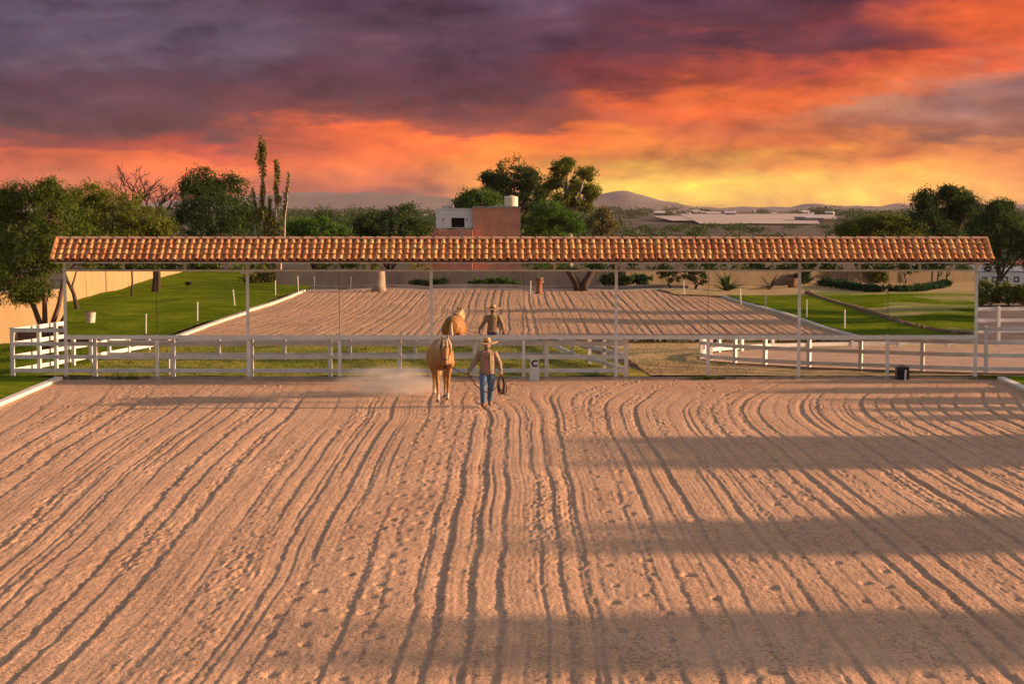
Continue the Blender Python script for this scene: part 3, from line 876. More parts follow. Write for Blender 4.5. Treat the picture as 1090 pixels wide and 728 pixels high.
# ------------------------------------------------------------------ white post-and-rail fences
post_mesh = None
def fence(label, line, posts, rails=(0.21, 0.62, 1.01, 1.42), hgt=1.52, rh=0.122, group='white rail fences', round_cap=False):
    """line: polyline of the rails, posts: points"""
    global post_mesh
    x0, y0 = line[0]
    root = thing('white_fence', label, 'fence', (x0, y0, 0), 0, group)
    if post_mesh is None:
        b = MB()
        b.box((-.055, -.055, -.15), (.055, .055, 1.47))
        b.box((-.075, -.075, 1.47), (.075, .075, 1.49))
        b.add([(-.075,-.075,1.49),(.075,-.075,1.49),(.075,.075,1.49),(-.075,.075,1.49),(0,0,1.53)], [(0,1,4),(1,2,4),(2,3,4),(3,0,4)])
        o = b.build('post', MT['vinyl'], root)
        post_mesh = o.data
        bpy.data.objects.remove(o)
    for k, (px, py) in enumerate(posts):
        o = bpy.data.objects.new('post', post_mesh)
        COL.objects.link(o)
        o.parent = root
        o.location = (px - x0, py - y0, 0)
        o.scale = (1, 1, hgt / 1.53)
        i = min(range(len(line) - 1), key=lambda q: abs(line[q][0] - px) + abs(line[q+1][0] - px) + abs(line[q][1] - py) + abs(line[q+1][1] - py))
        o.rotation_euler = (random.uniform(-.008, .008), random.uniform(-.008, .008), math.atan2(line[i+1][1] - line[i][1], line[i+1][0] - line[i][0]))
    for zr in rails:
        b = MB()
        for (xa, ya), (xb, yb) in zip(line[:-1], line[1:]):
            L = math.hypot(xb-xa, yb-ya)
            n = max(1, int(L / 2.4))
            for k in range(n):
                t0, t1 = k / n, (k + 1) / n
                sag = random.uniform(-.012, .004)
                pa = (xa+(xb-xa)*t0-x0, ya+(yb-ya)*t0-y0, zr + (0 if k == 0 else sag0)); pb = (xa+(xb-xa)*t1-x0, ya+(yb-ya)*t1-y0, zr + (0 if k == n-1 else sag))
                b.beam(pa, pb, .042, rh)
                sag0 = sag
        b.build('rail', MT['vinyl'], root)
    return root

FY = YM + 0.32
cornerL, cornerR = (X(12, FY), FY), (X(667, FY), FY)
fence('white vinyl rail fence directly behind the mirror posts, shaded side to the arena', [cornerL, cornerR],
      [(X(px, FY), FY) for px in (100, 183.5, 267, 351, 425, 505, 582)] + [cornerL, cornerR])
backL, backR = (-13.4, 66.2), (2.0, 66.2)
fence('sunlit white fence slanting back from the left corner post', [(cornerL[0] + .02, cornerL[1] + .1), (-13.2, 68.7), (-12.45, 73.1)],
      [(-14.7 + (d - 59.7) * .1667, d) for d in (60.9, 62.2, 63.6, 65.1, 66.7, 68.5, 70.5, 73.0)])
fence('white fence across the middle of the paddock, second row behind the mirrors', [backL, backR],
      [(X(px, 66.2), 66.2) for px in (232, 302, 372, 441, 510, 579)] + [backR])
fence('white fence at the far side of the paddock by the low brown wall', [(-12.3, 73.2), (1.0, 73.2)],
      [(X(px, 73.2), 73.2) for px in (201, 260, 318, 380, 435, 490, 547)])
fence('white fence closing the right end of the paddock, running away from the arena', [(cornerR[0], cornerR[1] + .12), (2.9, 62.5), (2.05, 66.1), (1.2, 73.0)],
      [(3.2, 61.2), (2.9, 62.5), (2.5, 64.3), (1.7, 69.5), (1.2, 73.0)])
laneF = [P(px, py) for px, py in ((747, 384.5), (757, 386.5), (783, 389), (815, 391), (862, 393.5), (917, 395.5), (983, 398), (1051, 400), (1125, 401))]
fence('white fence along the near side of the riding lane, curving at its left end', laneF, laneF)
laneB = [laneF[0]] + [P(px, py) for px, py in ((750, 380), (766, 377.5), (790, 376), (823, 374), (862, 373), (908, 372), (958, 371.5), (1010, 371), (1064, 370.5), (1135, 370))]
fence('white fence along the far side of the riding lane before the shrubs', laneB, laneB[1:])
lane = MB()
lv = []
fr_ = laneF; bk = laneB[1:]
vs = [(x, y, 0.085) for x, y in fr_] + [(x, y, 0.085) for x, y in reversed(bk)]
lane.add(vs, [tuple(range(len(vs)))])
tag(lane.build('riding_lane', MT['lane']), kind='structure')
b = MB()
for (xa, ya), (xb, yb) in zip(laneF[1:-1], laneF[2:]):
    b.beam((xa, ya - .12, .04), (xb, yb - .12, .04), .10, .09)
tag(b.build('lane_edging', MT['dirt']), kind='structure')

# ------------------------------------------------------------------ small arena things
def marker_c():
    x, y = X(569, YM - .35), YM - .35
    root = thing('letter_marker', 'white dressage marker box with a black letter C on the arena edge', 'marker', (x, y, 0))
    b = MB()
    b.add([(-.145,-.10,-.03),(.145,-.10,-.03),(.145,.10,-.03),(-.145,.10,-.03),(-.128,-.075,.62),(.128,-.075,.62),(.128,.075,.62),(-.128,.075,.62)],
          [(0,3,2,1),(4,5,6,7),(0,1,5,4),(1,2,6,5),(2,3,7,6),(3,0,4,7)])
    b.build('box', MT['vinyl'], root)
    c = bpy.data.curves.new('letter', 'FONT')
    c.body = 'C'; c.size = 0.26; c.align_x = 'CENTER'; c.align_y = 'CENTER'; c.extrude = .004; c.offset = .012
    t = bpy.data.objects.new('letter', c)
    COL.objects.link(t)
    bpy.context.view_layer.update()
    me = bpy.data.meshes.new_from_object(t.evaluated_get(bpy.context.evaluated_depsgraph_get()))
    bpy.data.objects.remove(t)
    me.materials.clear(); me.materials.append(MT['black'])
    o = bpy.data.objects.new('letter', me)
    COL.objects.link(o)
    o.parent = root
    o.location = (0, -.089, .47)
    o.rotation_euler = (R(90 - 2.2), 0, 0)
marker_c()

def black_box():
    x, y = X(962, YM - .3), YM - .25
    root = thing('floor_speaker', 'black box shaped loudspeaker standing on the ground below the mirrors', 'loudspeaker', (x, y, 0))
    b = MB()
    b.add([(-.185,-.15,0),(.185,-.15,0),(.185,.15,0),(-.185,.15,0),(-.185,-.13,.37),(.185,-.13,.37),(.185,.15,.37),(-.185,.15,.37)],
          [(0,3,2,1),(4,5,6,7),(0,1,5,4),(1,2,6,5),(2,3,7,6),(3,0,4,7)])
    b.build('cabinet', MT['black'], root)
    b = MB(); b.box((-.15, -.158, .04), (.15, -.149, .32)); b.build('grille', MT['darkgap'], root)
    b = MB(); b.tube([(-.06, 0, .37), (-.05, 0, .40), (.05, 0, .40), (.06, 0, .37)], .012, 6); b.build('handle', MT['black'], root)
black_box()

def stake_mesh():
    b = MB()
    b.lathe([(.028, -.1), (.028, .40), (.034, .405), (.034, .43), (.012, .44)], 10)
    return b
proto_stake = stake_mesh().build('marker_stake', MT['vinyl'])
stakes = [
 (P(57, 403), 'short white stake in the grass by the left corner of the mirrors', 1.0),
 (P(179, 399), 'short white stake standing in the grass strip below the mirrors', 0.8),
 ((X(965, 58.7), 58.7), 'short white stake in front of the black loudspeaker', .5),
]
lm = [(155, 356), (211, 343), (248, 327), (292, 317), (317, 312)]
rm = [(790, 323), (816, 331), (860, 338), (901, 349)]
bmk = [(335, 309.5), (375, 309), (565, 313), (728, 314.5)]
ordn = ['nearest the mirrors', 'second from the mirrors', 'third from the mirrors', 'fourth from the mirrors', 'farthest from the mirrors']
for (px, py), w in zip(lm, ordn): stakes.append((M(px, py), f'white stake on the left lawn edge, {w}', 1.5))
for (px, py), w in zip(reversed(rm), ordn): stakes.append((M(px, py), f'white stake on the right lawn edge, {w}', 1.5))
for (px, py), w in zip(bmk, ('at the left corner', 'left of the pale tree trunk', 'left of the terracotta pedestal', 'at the right end')): stakes.append((M(px, py), f'white stake along the back end of the arena, {w}', 1.3))
for k, ((x, y), lab, sc) in enumerate(stakes):
    o = proto_stake if k == 0 else proto_stake.copy()
    if k: COL.objects.link(o)
    o.location = (x, y, 0)
    o.scale = (1, 1, sc * 1.35)
    o.rotation_euler = (random.uniform(-.05, .05), random.uniform(-.05, .05), 0)
    tag(o, lab, 'stake', 'white stakes round the arena')

# ------------------------------------------------------------------ trees and shrubs
def leaf_mesh(points, size, aspect=2.2, seed=0, droop=0.0):
    r = np.random.default_rng(seed)
    n = len(points)
    d = r.normal(0, 1, (n, 3)); d[:, 2] -= droop * 1.5
    d /= np.linalg.norm(d, axis=1)[:, None]
    e = np.cross(d, r.normal(0, 1, (n, 3)))
    e /= np.linalg.norm(e, axis=1)[:, None]
    s = size * r.uniform(.6, 1.4, (n, 1))
    a = d * s * aspect * .5
    c = e * s * .5
    v = np.zeros((n, 4, 3))
    v[:, 0] = points - a
    v[:, 1] = points + c * 1.0
    v[:, 2] = points + a
    v[:, 3] = points - c * 1.0
    return v.reshape(-1, 3), np.arange(n * 4).reshape(n, 4)

def lobe_points(lobes, clumps, per, cr, seed, shell=0.45):
    r = np.random.default_rng(seed)
    out, cl = [], []
    for (c, rad) in lobes:
        for _ in range(clumps):
            d = r.normal(0, 1, 3); d /= np.linalg.norm(d)
            q = r.uniform(shell, 1.0)
            p = np.array(c) + d * np.array(rad) * q
            cl.append((p, np.array(c)))
            k = int(per * r.uniform(.5, 1.5))
            rr = cr * r.uniform(.6, 1.35)
            pts = p + r.normal(0, 1, (k, 3)) * rr * np.array([.62, .62, .42])
            out.append(pts)
    return np.concatenate(out), cl

def tree(name, label, cat, base, lobes, m, bark, trunks=None, clumps=30, per=26, cr=0.28, size=0.085, aspect=2.4, seed=1, group=None,
         tr=0.14, twig=0.35, droop=0.3, shell=.45, limb_r=0.06):
    """lobes in world metres; trunk(s) from the base with a limb to every lobe and twigs to its leaf clumps"""
    bx, by = base
    root = thing(name, label, cat, (bx, by, 0), 0, group)
    loc = [((c[0]-bx, c[1]-by, c[2]), rd) for c, rd in lobes]
    pts, cl = lobe_points(loc, clumps, per, cr, seed, shell)
    pts = pts[pts[:, 2] > 0.05]
    v, f = leaf_mesh(pts, size, aspect, seed + 1, droop)
    rr = random.Random(seed)
    b = MB()
    if trunks is None:
        low = min(c[2] - rd[2] for c, rd in loc)
        fork = max(0.25, low * .7 + .1)
        b.tube([(0, 0, -.15), (rr.uniform(-.1, .1), 0, fork * .5), (rr.uniform(-.15, .15), 0, fork)], [tr * 1.25, tr, tr * .85], 9)
        forks = [(0, 0, fork)]
    else:
        forks = []
        for tpts in trunks:
            b.tube(tpts, [tr * (1.15 - .5 * k / (len(tpts) - 1)) for k in range(len(tpts))], 9)
            forks.append(tpts[-1])
    for c, rd in loc:
        fk = min(forks, key=lambda q: (Vector(q) - Vector(c)).length)
        mid = (Vector(fk) + Vector(c)) / 2 + Vector((rr.uniform(-.2, .2), rr.uniform(-.2, .2), rr.uniform(-.05, .2))) * max(rd)*.4
        b.tube([fk, mid, c, Vector(c) + Vector((0, 0, rd[2] * .5))], [limb_r*1.2, limb_r * .9, limb_r * .6, limb_r * .25], 6)
    for p, c in cl:
        if rr.random() < twig:
            p, c = Vector(p), Vector(c)
            mid = p.lerp(c, .5) + Vector((rr.uniform(-.1, .1), rr.uniform(-.1, .1), rr.uniform(-.02, .12)))
            b.tube([c, mid, p], [limb_r * .4, limb_r * .25, limb_r * .1], 4)
    b.build('trunk', bark, root, True)
    mesh_np('crown', v, f, m, root)
    return root

def lb(px, py, rx, ry, D, dD=0.0, rz=None):
    """crown lobe given by where its middle is seen (px, py), its half size in the picture and its distance"""
    return ((X(px, D + dD), D + dD, Z(py, D + dD)), (rx / F * D, (rz if rz else rx) / F * D, ry / F * D))

# big mesquite at the left, in front of the plastered wall
Dq = 71.0
tb = (X(48, Dq), Dq)
def tp(px, py, D=Dq, dy=0): return (X(px, D) - tb[0], dy, Z(py, D))
tree('mesquite_tree', 'large drooping mesquite with several reddish trunks before the cream wall', 'tree', tb,
     [lb(-8, 250, 32, 44, Dq, 1), lb(28, 232, 38, 40, Dq, .5), lb(66, 238, 34, 36, Dq, -.3), lb(20, 285, 42, 30, Dq, -.6), lb(48, 268, 32, 30, Dq, -1),
      lb(55, 210, 22, 18, Dq, .2), lb(8, 218, 24, 20, Dq, .3), lb(-15, 300, 26, 26, Dq, -.5), lb(30, 312, 26, 12, Dq, 0), lb(92, 262, 20, 26, Dq, .8)],
     MT['leaf_mesq'], MT['redbark'],
     trunks=[[(-.05, 0, -.1), tp(42, 345), tp(34, 322), tp(24, 300, dy=-.2)], [(0.05, .05, -.1), tp(47, 345), tp(47, 322), tp(50, 290)], [(.1, 0, -.1), tp(54, 348), tp(62, 325), tp(66, 300, dy=.2)], [(.2, .1, -.1), tp(60, 352), tp(68, 338), tp(78, 315, dy=.4)]],
     clumps=64, per=80, cr=.25, size=.036, aspect=3.0, seed=101, tr=.105, droop=1.0)
Dq = 84.0
tree('mesquite_tree', 'olive spreading tree behind the left end of the tiled roof', 'tree', (X(118, Dq), Dq),
     [lb(96, 214, 26, 20, Dq), lb(122, 220, 34, 26, Dq, .6), lb(150, 236, 28, 22, Dq, -.5), lb(84, 240, 24, 24, Dq, -1), lb(168, 246, 16, 12, Dq), lb(120, 250, 40, 24, Dq, -.5), lb(150, 268, 40, 20, Dq, 0)],
     MT['leaf_olive'], MT['bark'], clumps=56, per=80, cr=.29, size=.042, aspect=2.8, seed=111, droop=.6)
Dq = 92.0
tree('dark_tree', 'dark rounded tree left of the two tall leafy columns', 'tree', (X(228, Dq), Dq),
     [lb(214, 196, 24, 17, Dq), lb(240, 202, 24, 18, Dq, .6), lb(205, 222, 24, 24, Dq, -.5), lb(232, 228, 34, 24, Dq, -1), lb(262, 228, 26, 22, Dq, .5), lb(230, 255, 50, 20, Dq)],
     MT['leaf_dark'], MT['bark'], clumps=56, per=76, cr=.29, size=.047, seed=121, droop=.4)

def bare_tree(name, label, base, height, spread, m, seed, group=None, depth=5, r0=.13):
    rr = random.Random(seed)
    root = thing(name, label, 'tree', (base[0], base[1], 0), 0, group)
    trunk, twigs = MB(), MB()
    def grow(p, d, L, r, lev):
        q = p + d * L * .5 + Vector((rr.uniform(-1, 1), rr.uniform(-1, 1), rr.uniform(-.4, .6))) * L * .09
        e = p + d * L + Vector((rr.uniform(-1, 1), rr.uniform(-1, 1), rr.uniform(-.4, .4))) * L * .12
        (trunk if lev < 2 else twigs).tube([p, q, e], [r, r * .85, r * .68], 6 if lev < 3 else 4)
        if lev >= depth: return
        for _ in range(rr.choice((2, 3)) if lev < depth - 1 else 3):
            nd = (d + Vector((rr.uniform(-1, 1) * spread, rr.uniform(-1, 1) * spread, rr.uniform(-.25, .55)))).normalized()
            grow(e, nd, L * rr.uniform(.58, .82), r * .62, lev + 1)
    grow(Vector((0, 0, -.1)), Vector((0, 0, 1)), height * .36, r0, 0)
    trunk.build('trunk', m, root, True)
    twigs.build('branches', m, root)
    return root
bare_tree('bare_tree', 'leafless tree with twisting bare branches above the olive tree', (X(140, 93), 93), 7.0, .9, MT['bark'], 7, depth=6, r0=.24)

def column_tree(label, D, cols, seed):
    root = thing('column_tree', label, 'tree', (X(282, D), D, 0))
    r = np.random.default_rng(seed)
    bx = X(282, D)
    b = MB(); pts = []
    for px, py, w in cols:
        x = X(px, D) - bx; zt = Z(py, D)
        n = 14
        path = [(x * (.4 + .6 * k / n) + r.normal(0, .02), r.normal(0, .03), zt * k / n) for k in range(n + 1)]
        b.tube(path, [.09 * (1 - .8 * k / n) + .012 for k in range(n + 1)], 6)
        for k in range(n * 2):
            t = r.uniform(.30, .97)
            q = np.array([np.interp(t * n, range(n + 1), [p[i] for p in path]) for i in range(3)])
            up = q + np.array([r.normal(0, w * .42), r.normal(0, w * .42), r.uniform(.3, .7)])
            b.tube([q, (q + up) / 2 + np.array([r.normal(0, .03), 0, 0]), up], [.018, .013, .006], 4)
            for s in np.linspace(.2, 1, 5):
                c = q + (up - q) * s
                pts.append(c + r.normal(0, 1, (int(13 * w / .2), 3)) * np.array([.04, .04, .14]) * (w / .2) ** .6)
    b.build('trunk', MT['palebark'], root, True)
    v, f = leaf_mesh(np.concatenate(pts), .06, 2.2, seed)
    mesh_np('crown', v, f, MT['cactus'], root)
column_tree('tall narrow column shaped tree with two yellow green spires', 90, [(279, 158, .24), (297, 178, .20), (270, 200, .08), (308, 196, .07), (288, 215, .16), (283, 235, .3)], 131)

def palm(name, label, base, hgt, crown_r, nf, m, seed, group=None, tr=.12, droop=.6, trunk_m='bark', leaflets=9):
    root = thing(name, label, 'palm', (base[0], base[1], 0), 0, group)
    rr = random.Random(seed)
    b = MB()
    n = 8
    b.tube([(math.sin(k) * .02, 0, -.1 + (hgt + .1) * k / n) for k in range(n + 1)], [tr * (1.15 - .25 * k / n) for k in range(n + 1)], 9)
    b.build('trunk', MT[trunk_m], root, True)
    b = MB()
    for k in range(nf):
        az_ = rr.uniform(0, 6.283); e0 = rr.uniform(-.15, 1.35)
        L = crown_r * rr.uniform(.8, 1.1)
        prev_ = Vector((0, 0, hgt)); d = Vector((math.cos(az_) * math.cos(e0), math.sin(az_) * math.cos(e0), math.sin(e0)))
        for s in range(leaflets):
            nx = prev_ + d * L / leaflets
            side = d.cross(Vector((0, 0, 1)))
            side = side.normalized() if side.length > .01 else Vector((1, 0, 0))
            w = L * .24 * math.sin(math.pi * (s + .9) / (leaflets + .7)) + .02
            for sg in (-1, 1):
                tip = nx + side * w * sg + d * L * .10 - Vector((0, 0, w * .35))
                hw = d * L / leaflets * .3
                b.add([prev_ - hw * .2, prev_ + hw, tip, tip - hw * .6], [(0, 1, 2, 3)])
            b.add([prev_ + side * .012, nx + side * .008, nx - side * .008, prev_ - side * .012], [(0, 1, 2, 3)])
            d = (d - Vector((0, 0, droop / leaflets))).normalized()
            prev_ = nx
    b.build('crown', m, root)
    return root
palm('fan_palm', 'small dark palm rising above the rounded bush behind the roof', (X(344, 104), 104), Z(236, 104), .95, 46, MT['leaf_dark'], 141, tr=.2, droop=.5)

Dq = 101.0
tree('bush', 'rounded green bush below the small dark palm', 'bush', (X(335, Dq), Dq), [lb(322, 242, 18, 12, Dq), lb(342, 246, 22, 14, Dq, -.5), lb(360, 252, 14, 12, Dq), lb(335, 262, 34, 16, Dq)],
     MT['leaf_green'], MT['bark'], clumps=44, per=64, cr=.28, size=.052, seed=143)
Dq = 104.0
tree('dark_tree', 'low dark green tree between the palm and the white house', 'tree', (X(415, Dq), Dq),
     [lb(400, 236, 22, 14, Dq), lb(428, 230, 20, 14, Dq, .5), lb(415, 246, 36, 14, Dq, -.5), lb(446, 244, 14, 10, Dq), lb(388, 248, 14, 12, Dq), lb(415, 264, 44, 14, Dq)],
     MT['leaf_dark'], MT['bark'], clumps=44, per=64, cr=.28, size=.052, seed=151)
Dq = 172.0
tree('tall_tree', 'tall dark tree with open crown rising behind the brick house', 'tree', (X(548, Dq), Dq),
     [lb(548, 186, 24, 17, Dq), lb(530, 196, 18, 14, Dq, 1), lb(563, 194, 13, 14, Dq, -1), lb(545, 206, 26, 16, Dq, -1), lb(556, 214, 22, 14, Dq, 1), lb(575, 206, 8, 10, Dq), lb(522, 190, 8, 7, Dq)],
     MT['leaf_dark'], MT['bark'], clumps=40, per=70, cr=.38, size=.085, seed=161, tr=.28, limb_r=.12)
Dq = 168.0
tree('tall_tree', 'tall airy tree with gaps in its crown, right of the brick house', 'tree', (X(606, Dq), Dq),
     [lb(597, 182, 12, 10, Dq), lb(590, 196, 14, 9, Dq, 1), lb(622, 186, 13, 9, Dq, -1), lb(612, 200, 16, 10, Dq, .5), lb(628, 206, 9, 11, Dq), lb(600, 212, 15, 10, Dq, -.5), lb(618, 220, 13, 9, Dq), lb(603, 174, 6, 5, Dq)],
     MT['leaf_olive'], MT['palebark'], clumps=28, per=64, cr=.34, size=.085, seed=171, tr=.24, limb_r=.11, shell=.35)
Dq = 160.0
tree('bush', 'bright green rounded treetop left behind the brick house', 'bush', (X(506, Dq), Dq), [lb(506, 210, 18, 9, Dq), lb(520, 214, 16, 10, Dq, .5), lb(494, 216, 11, 8, Dq), lb(508, 228, 26, 14, Dq)],
     MT['leaf_green'], MT['bark'], clumps=44, per=70, cr=.36, size=.075, seed=181)
Dq = 146.0
tree('bush', 'dense yellow green bush at the right wall of the brick house', 'bush', (X(588, Dq), Dq), [lb(586, 226, 24, 13, Dq), lb(574, 236, 18, 16, Dq, -.5), lb(604, 236, 18, 14, Dq), lb(590, 250, 36, 18, Dq), lb(590, 275, 40, 22, Dq)],
     MT['leaf_green'], MT['bark'], clumps=54, per=76, cr=.34, size=.07, seed=191)
Dq = 150.0
tree('small_tree', 'thin sparse small tree right of the dense yellow green bush', 'tree', (X(640, Dq), Dq), [lb(641, 228, 9, 9, Dq), lb(634, 240, 12, 9, Dq), lb(648, 242, 9, 9, Dq), lb(640, 258, 14, 16, Dq)],
     MT['leaf_dry'], MT['bark'], clumps=28, per=44, cr=.30, size=.07, seed=197)
Dq = 124.0
tree('hedge', 'olive green hedge rising over the right part of the roof', 'hedge', (X(940, Dq), Dq),
     [lb(905, 243, 16, 8, Dq), lb(925, 240, 14, 9, Dq), lb(945, 238, 18, 10, Dq), lb(968, 241, 16, 9, Dq), lb(940, 252, 50, 12, Dq), lb(940, 270, 52, 16, Dq)],
     MT['leaf_olive'], MT['bark'], clumps=60, per=70, cr=.28, size=.06, seed=201)
Dq = 118.0
tree('dark_tree', 'broad dark tree with two open domes over the right end of the roof', 'tree', (X(1004, Dq), Dq),
     [lb(985, 214, 16, 11, Dq), lb(1018, 212, 24, 11, Dq, .5), lb(1008, 204, 8, 4, Dq), lb(984, 230, 18, 14, Dq, -.5), lb(1030, 224, 16, 14, Dq), lb(1008, 244, 26, 14, Dq), lb(1012, 226, 14, 12, Dq, 1)],
     MT['leaf_dark'], MT['bark'], clumps=40, per=70, cr=.30, size=.062, seed=211, tr=.22, limb_r=.10)
Dq = 106.0
tree('dark_tree', 'dark hanging tree beyond the right end of the mirrors', 'tree', (X(1064, Dq), Dq),
     [lb(1062, 228, 22, 13, Dq), lb(1050, 246, 24, 20, Dq), lb(1078, 250, 20, 22, Dq), lb(1062, 270, 30, 22, Dq), lb(1064, 220, 12, 5, Dq), lb(1098, 262, 16, 26, Dq)],
     MT['leaf_dark'], MT['bark'], clumps=56, per=76, cr=.28, size=.052, seed=221, droop=1.0)

# dark planting seen in the slit between mirrors and eaves
def hedge(label, px0, px1, D, ztop, m, seed, size=.09, w=.8, name='hedge', group=None, zlow=.15):
    x0, x1 = X(px0, D), X(px1, D)
    n = max(2, int((x1 - x0) / .9))
    rr = random.Random(seed)
    lobes = [((x0 + (x1 - x0) * (k + .5) / n, D + rr.uniform(-.2, .2), ztop * rr.uniform(.48, .56)), ((x1 - x0) / n * .8, w * .6, ztop * rr.uniform(.42, .5))) for k in range(n)]
    return tree(name, label, 'hedge', ((x0 + x1) / 2, D), lobes, m, MT['bark'], clumps=36, per=30, cr=.24, size=size, seed=seed, twig=.1, group=group, tr=.06, limb_r=.03)
hedge('tall dark hedge behind the left mirrors, seen under the eaves', 95, 300, 79, 3.3, MT['leaf_mesq'], 231)
hedge('tall dark hedge behind the middle left mirrors, seen under the eaves', 330, 455, 79, 3.25, MT['leaf_olive'], 233)
hedge('tall dark hedge behind the right mirrors, seen under the eaves', 562, 800, 80, 3.3, MT['leaf_dark'], 235)
hedge('tall dark hedge behind the rightmost mirrors, seen under the eaves', 800, 1030, 82, 3.3, MT['leaf_dark'], 237)
hedge('brown dry thicket behind the gap between the two white fences', 650, 770, 75, 1.0, MT['leaf_dry'], 239, .07)
hedge('low green shrubs behind the far fence of the riding lane', 800, 940, 75.5, 1.0, MT['leaf_green'], 241, .07)
hedge('rounded green shrub row below the white stable wall at the right edge', 1040, 1105, 102, 1.35, MT['leaf_olive'], 243, .09, 1.6)
lawn('right_bank', [(X(1020, 74), 74), (X(1120, 74), 74), (X(1160, 104), 104), (X(1030, 104), 104)], MT['shadedirt'], 0.02, .3, .12, 245)

# ------------------------------------------------------------------ walls and buildings
def wall(name, label, a, b_, h, t, m, base=-.1, coping=True):
    root = thing(name, label, 'wall', (a[0], a[1], 0))
    L = Vector((b_[0] - a[0], b_[1] - a[1], 0))
    mb = MB(); mb.beam((0, 0, (h + base) / 2), (L.x, L.y, (h + base) / 2), t, h - base); mb.build('masonry', m, root)
    if coping:
        mb = MB(); mb.beam((0, 0, h + .028), (L.x, L.y, h + .028), t + .06, .05); mb.build('coping', MT['concrete'], root)
    return root
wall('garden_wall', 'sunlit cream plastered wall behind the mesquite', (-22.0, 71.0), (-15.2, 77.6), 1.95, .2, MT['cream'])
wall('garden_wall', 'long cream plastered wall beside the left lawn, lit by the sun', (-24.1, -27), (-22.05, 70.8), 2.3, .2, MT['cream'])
wall('brown_wall', 'low brown brick wall behind the far paddock fence', (-19.2, 74.4), (2.0, 74.4), .62, .25, MT['brown'], coping=False)
bk0 = M(325, 307); bk1 = M(650, 307)
BWY = -3.0
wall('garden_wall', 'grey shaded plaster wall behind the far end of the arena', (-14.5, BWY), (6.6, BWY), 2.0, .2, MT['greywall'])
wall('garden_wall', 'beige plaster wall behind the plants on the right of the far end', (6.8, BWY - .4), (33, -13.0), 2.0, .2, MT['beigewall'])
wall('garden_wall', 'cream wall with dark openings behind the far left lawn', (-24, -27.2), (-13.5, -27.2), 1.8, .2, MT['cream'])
wall('stone_border', 'low pale stone border in front of the grey wall', (-12, 0.2), (10.5, 0.2), .22, .35, MT['concrete'], coping=False)

def brick_house():
    D = 140
    x = lambda px: X(px, D)
    z = lambda py: Z(py, D)
    root = thing('brick_house', 'small brick house with a whitewashed upper room behind the roof', 'house', (x(510), D, 0))
    ox = x(510)
    b = MB(); b.box((x(503.5)-ox, 0, -.2), (x(554)-ox, 4.5, z(221.5))); b.build('brick_block', MT['brick'], root)
    b = MB(); b.box((x(502.6)-ox, -.06, z(221.4)), (x(555)-ox, 4.6, z(219.8))); b.build('coping', MT['concrete'], root)
    # whitewashed room: front built round the dark opening
    x0, x1 = x(464) - ox, x(503.2) - ox
    zl, zh = z(243), z(223)
    wx0, wx1, wz0, wz1 = x(480.5) - ox, x(494.5) - ox, z(242.2), z(232)
    b = MB()
    b.box((x0, .3, zl), (wx0, .45, zh)); b.box((wx1, .3, zl), (x1, .45, zh)); b.box((wx0, .3, wz1), (wx1, .45, zh)); b.box((wx0, .3, zl), (wx1, .45, wz0))
    b.box((x0, .455, zl), (x0 + .15, 4, zh)); b.box((x0 - .03, .25, zh + .003), (x1 - .003, 4.1, zh + .08))
    b.build('white_room', MT['whitewash'], root)
    b = MB(); b.box((wx0 - .1, .9, wz0 - .1), (wx1 + .1, .95, wz1 + .1)); w = b.build('opening', MT['darkgap'], root)
    for px in (472, 497):
        b = MB(); b.box((x(px)-ox-.04, .28, z(235)), (x(px)-ox+.04, .297, z(233))); b.build('vent_hole', MT['darkgap'], root)
    b = MB(); b.box((x(460) - ox, -.9, -.2), (x(503.2) - ox, .29, z(244.5))); b.build('terrace', MT['brick'], root)
    b = MB(); b.box((x(489) - ox, -.96, z(252)), (x(491.5) - ox, -.91, z(242))); b.build('terrace_post', MT['concrete'], root)
    b = MB(); b.box((x(470) - ox, 1.2, zh + .08), (x(482) - ox, 2.2, zh + .26)); b.build('roof_box', MT['concrete'], root)
    t = thing('water_tank', 'cream ribbed water tank on the brick house roof', 'tank', (x(544), D + 1.6, z(219.8)))
    b = MB()
    prof = [(.02, 0), (.47, 0.0)]
    for k in range(7):
        zz = .05 + k * .09
        prof += [(.49, zz), (.49, zz + .055), (.465, zz + .07)]
    prof += [(.44, .70), (.15, .74), (.02, .74)]
    b.lathe(prof, 20)
    b.build('barrel', MT['tank'], t, True)
    b = MB(); b.lathe([(.02, .742), (.15, .742), (.15, .78), (.02, .79)], 14); b.build('lid', MT['concrete'], t)
brick_house()
wall('brick_parapet', 'low broken brick parapet left of the white house', (X(438, 138), 138), (X(458, 138), 138), Z(247, 138), .3, MT['brick'], coping=False)

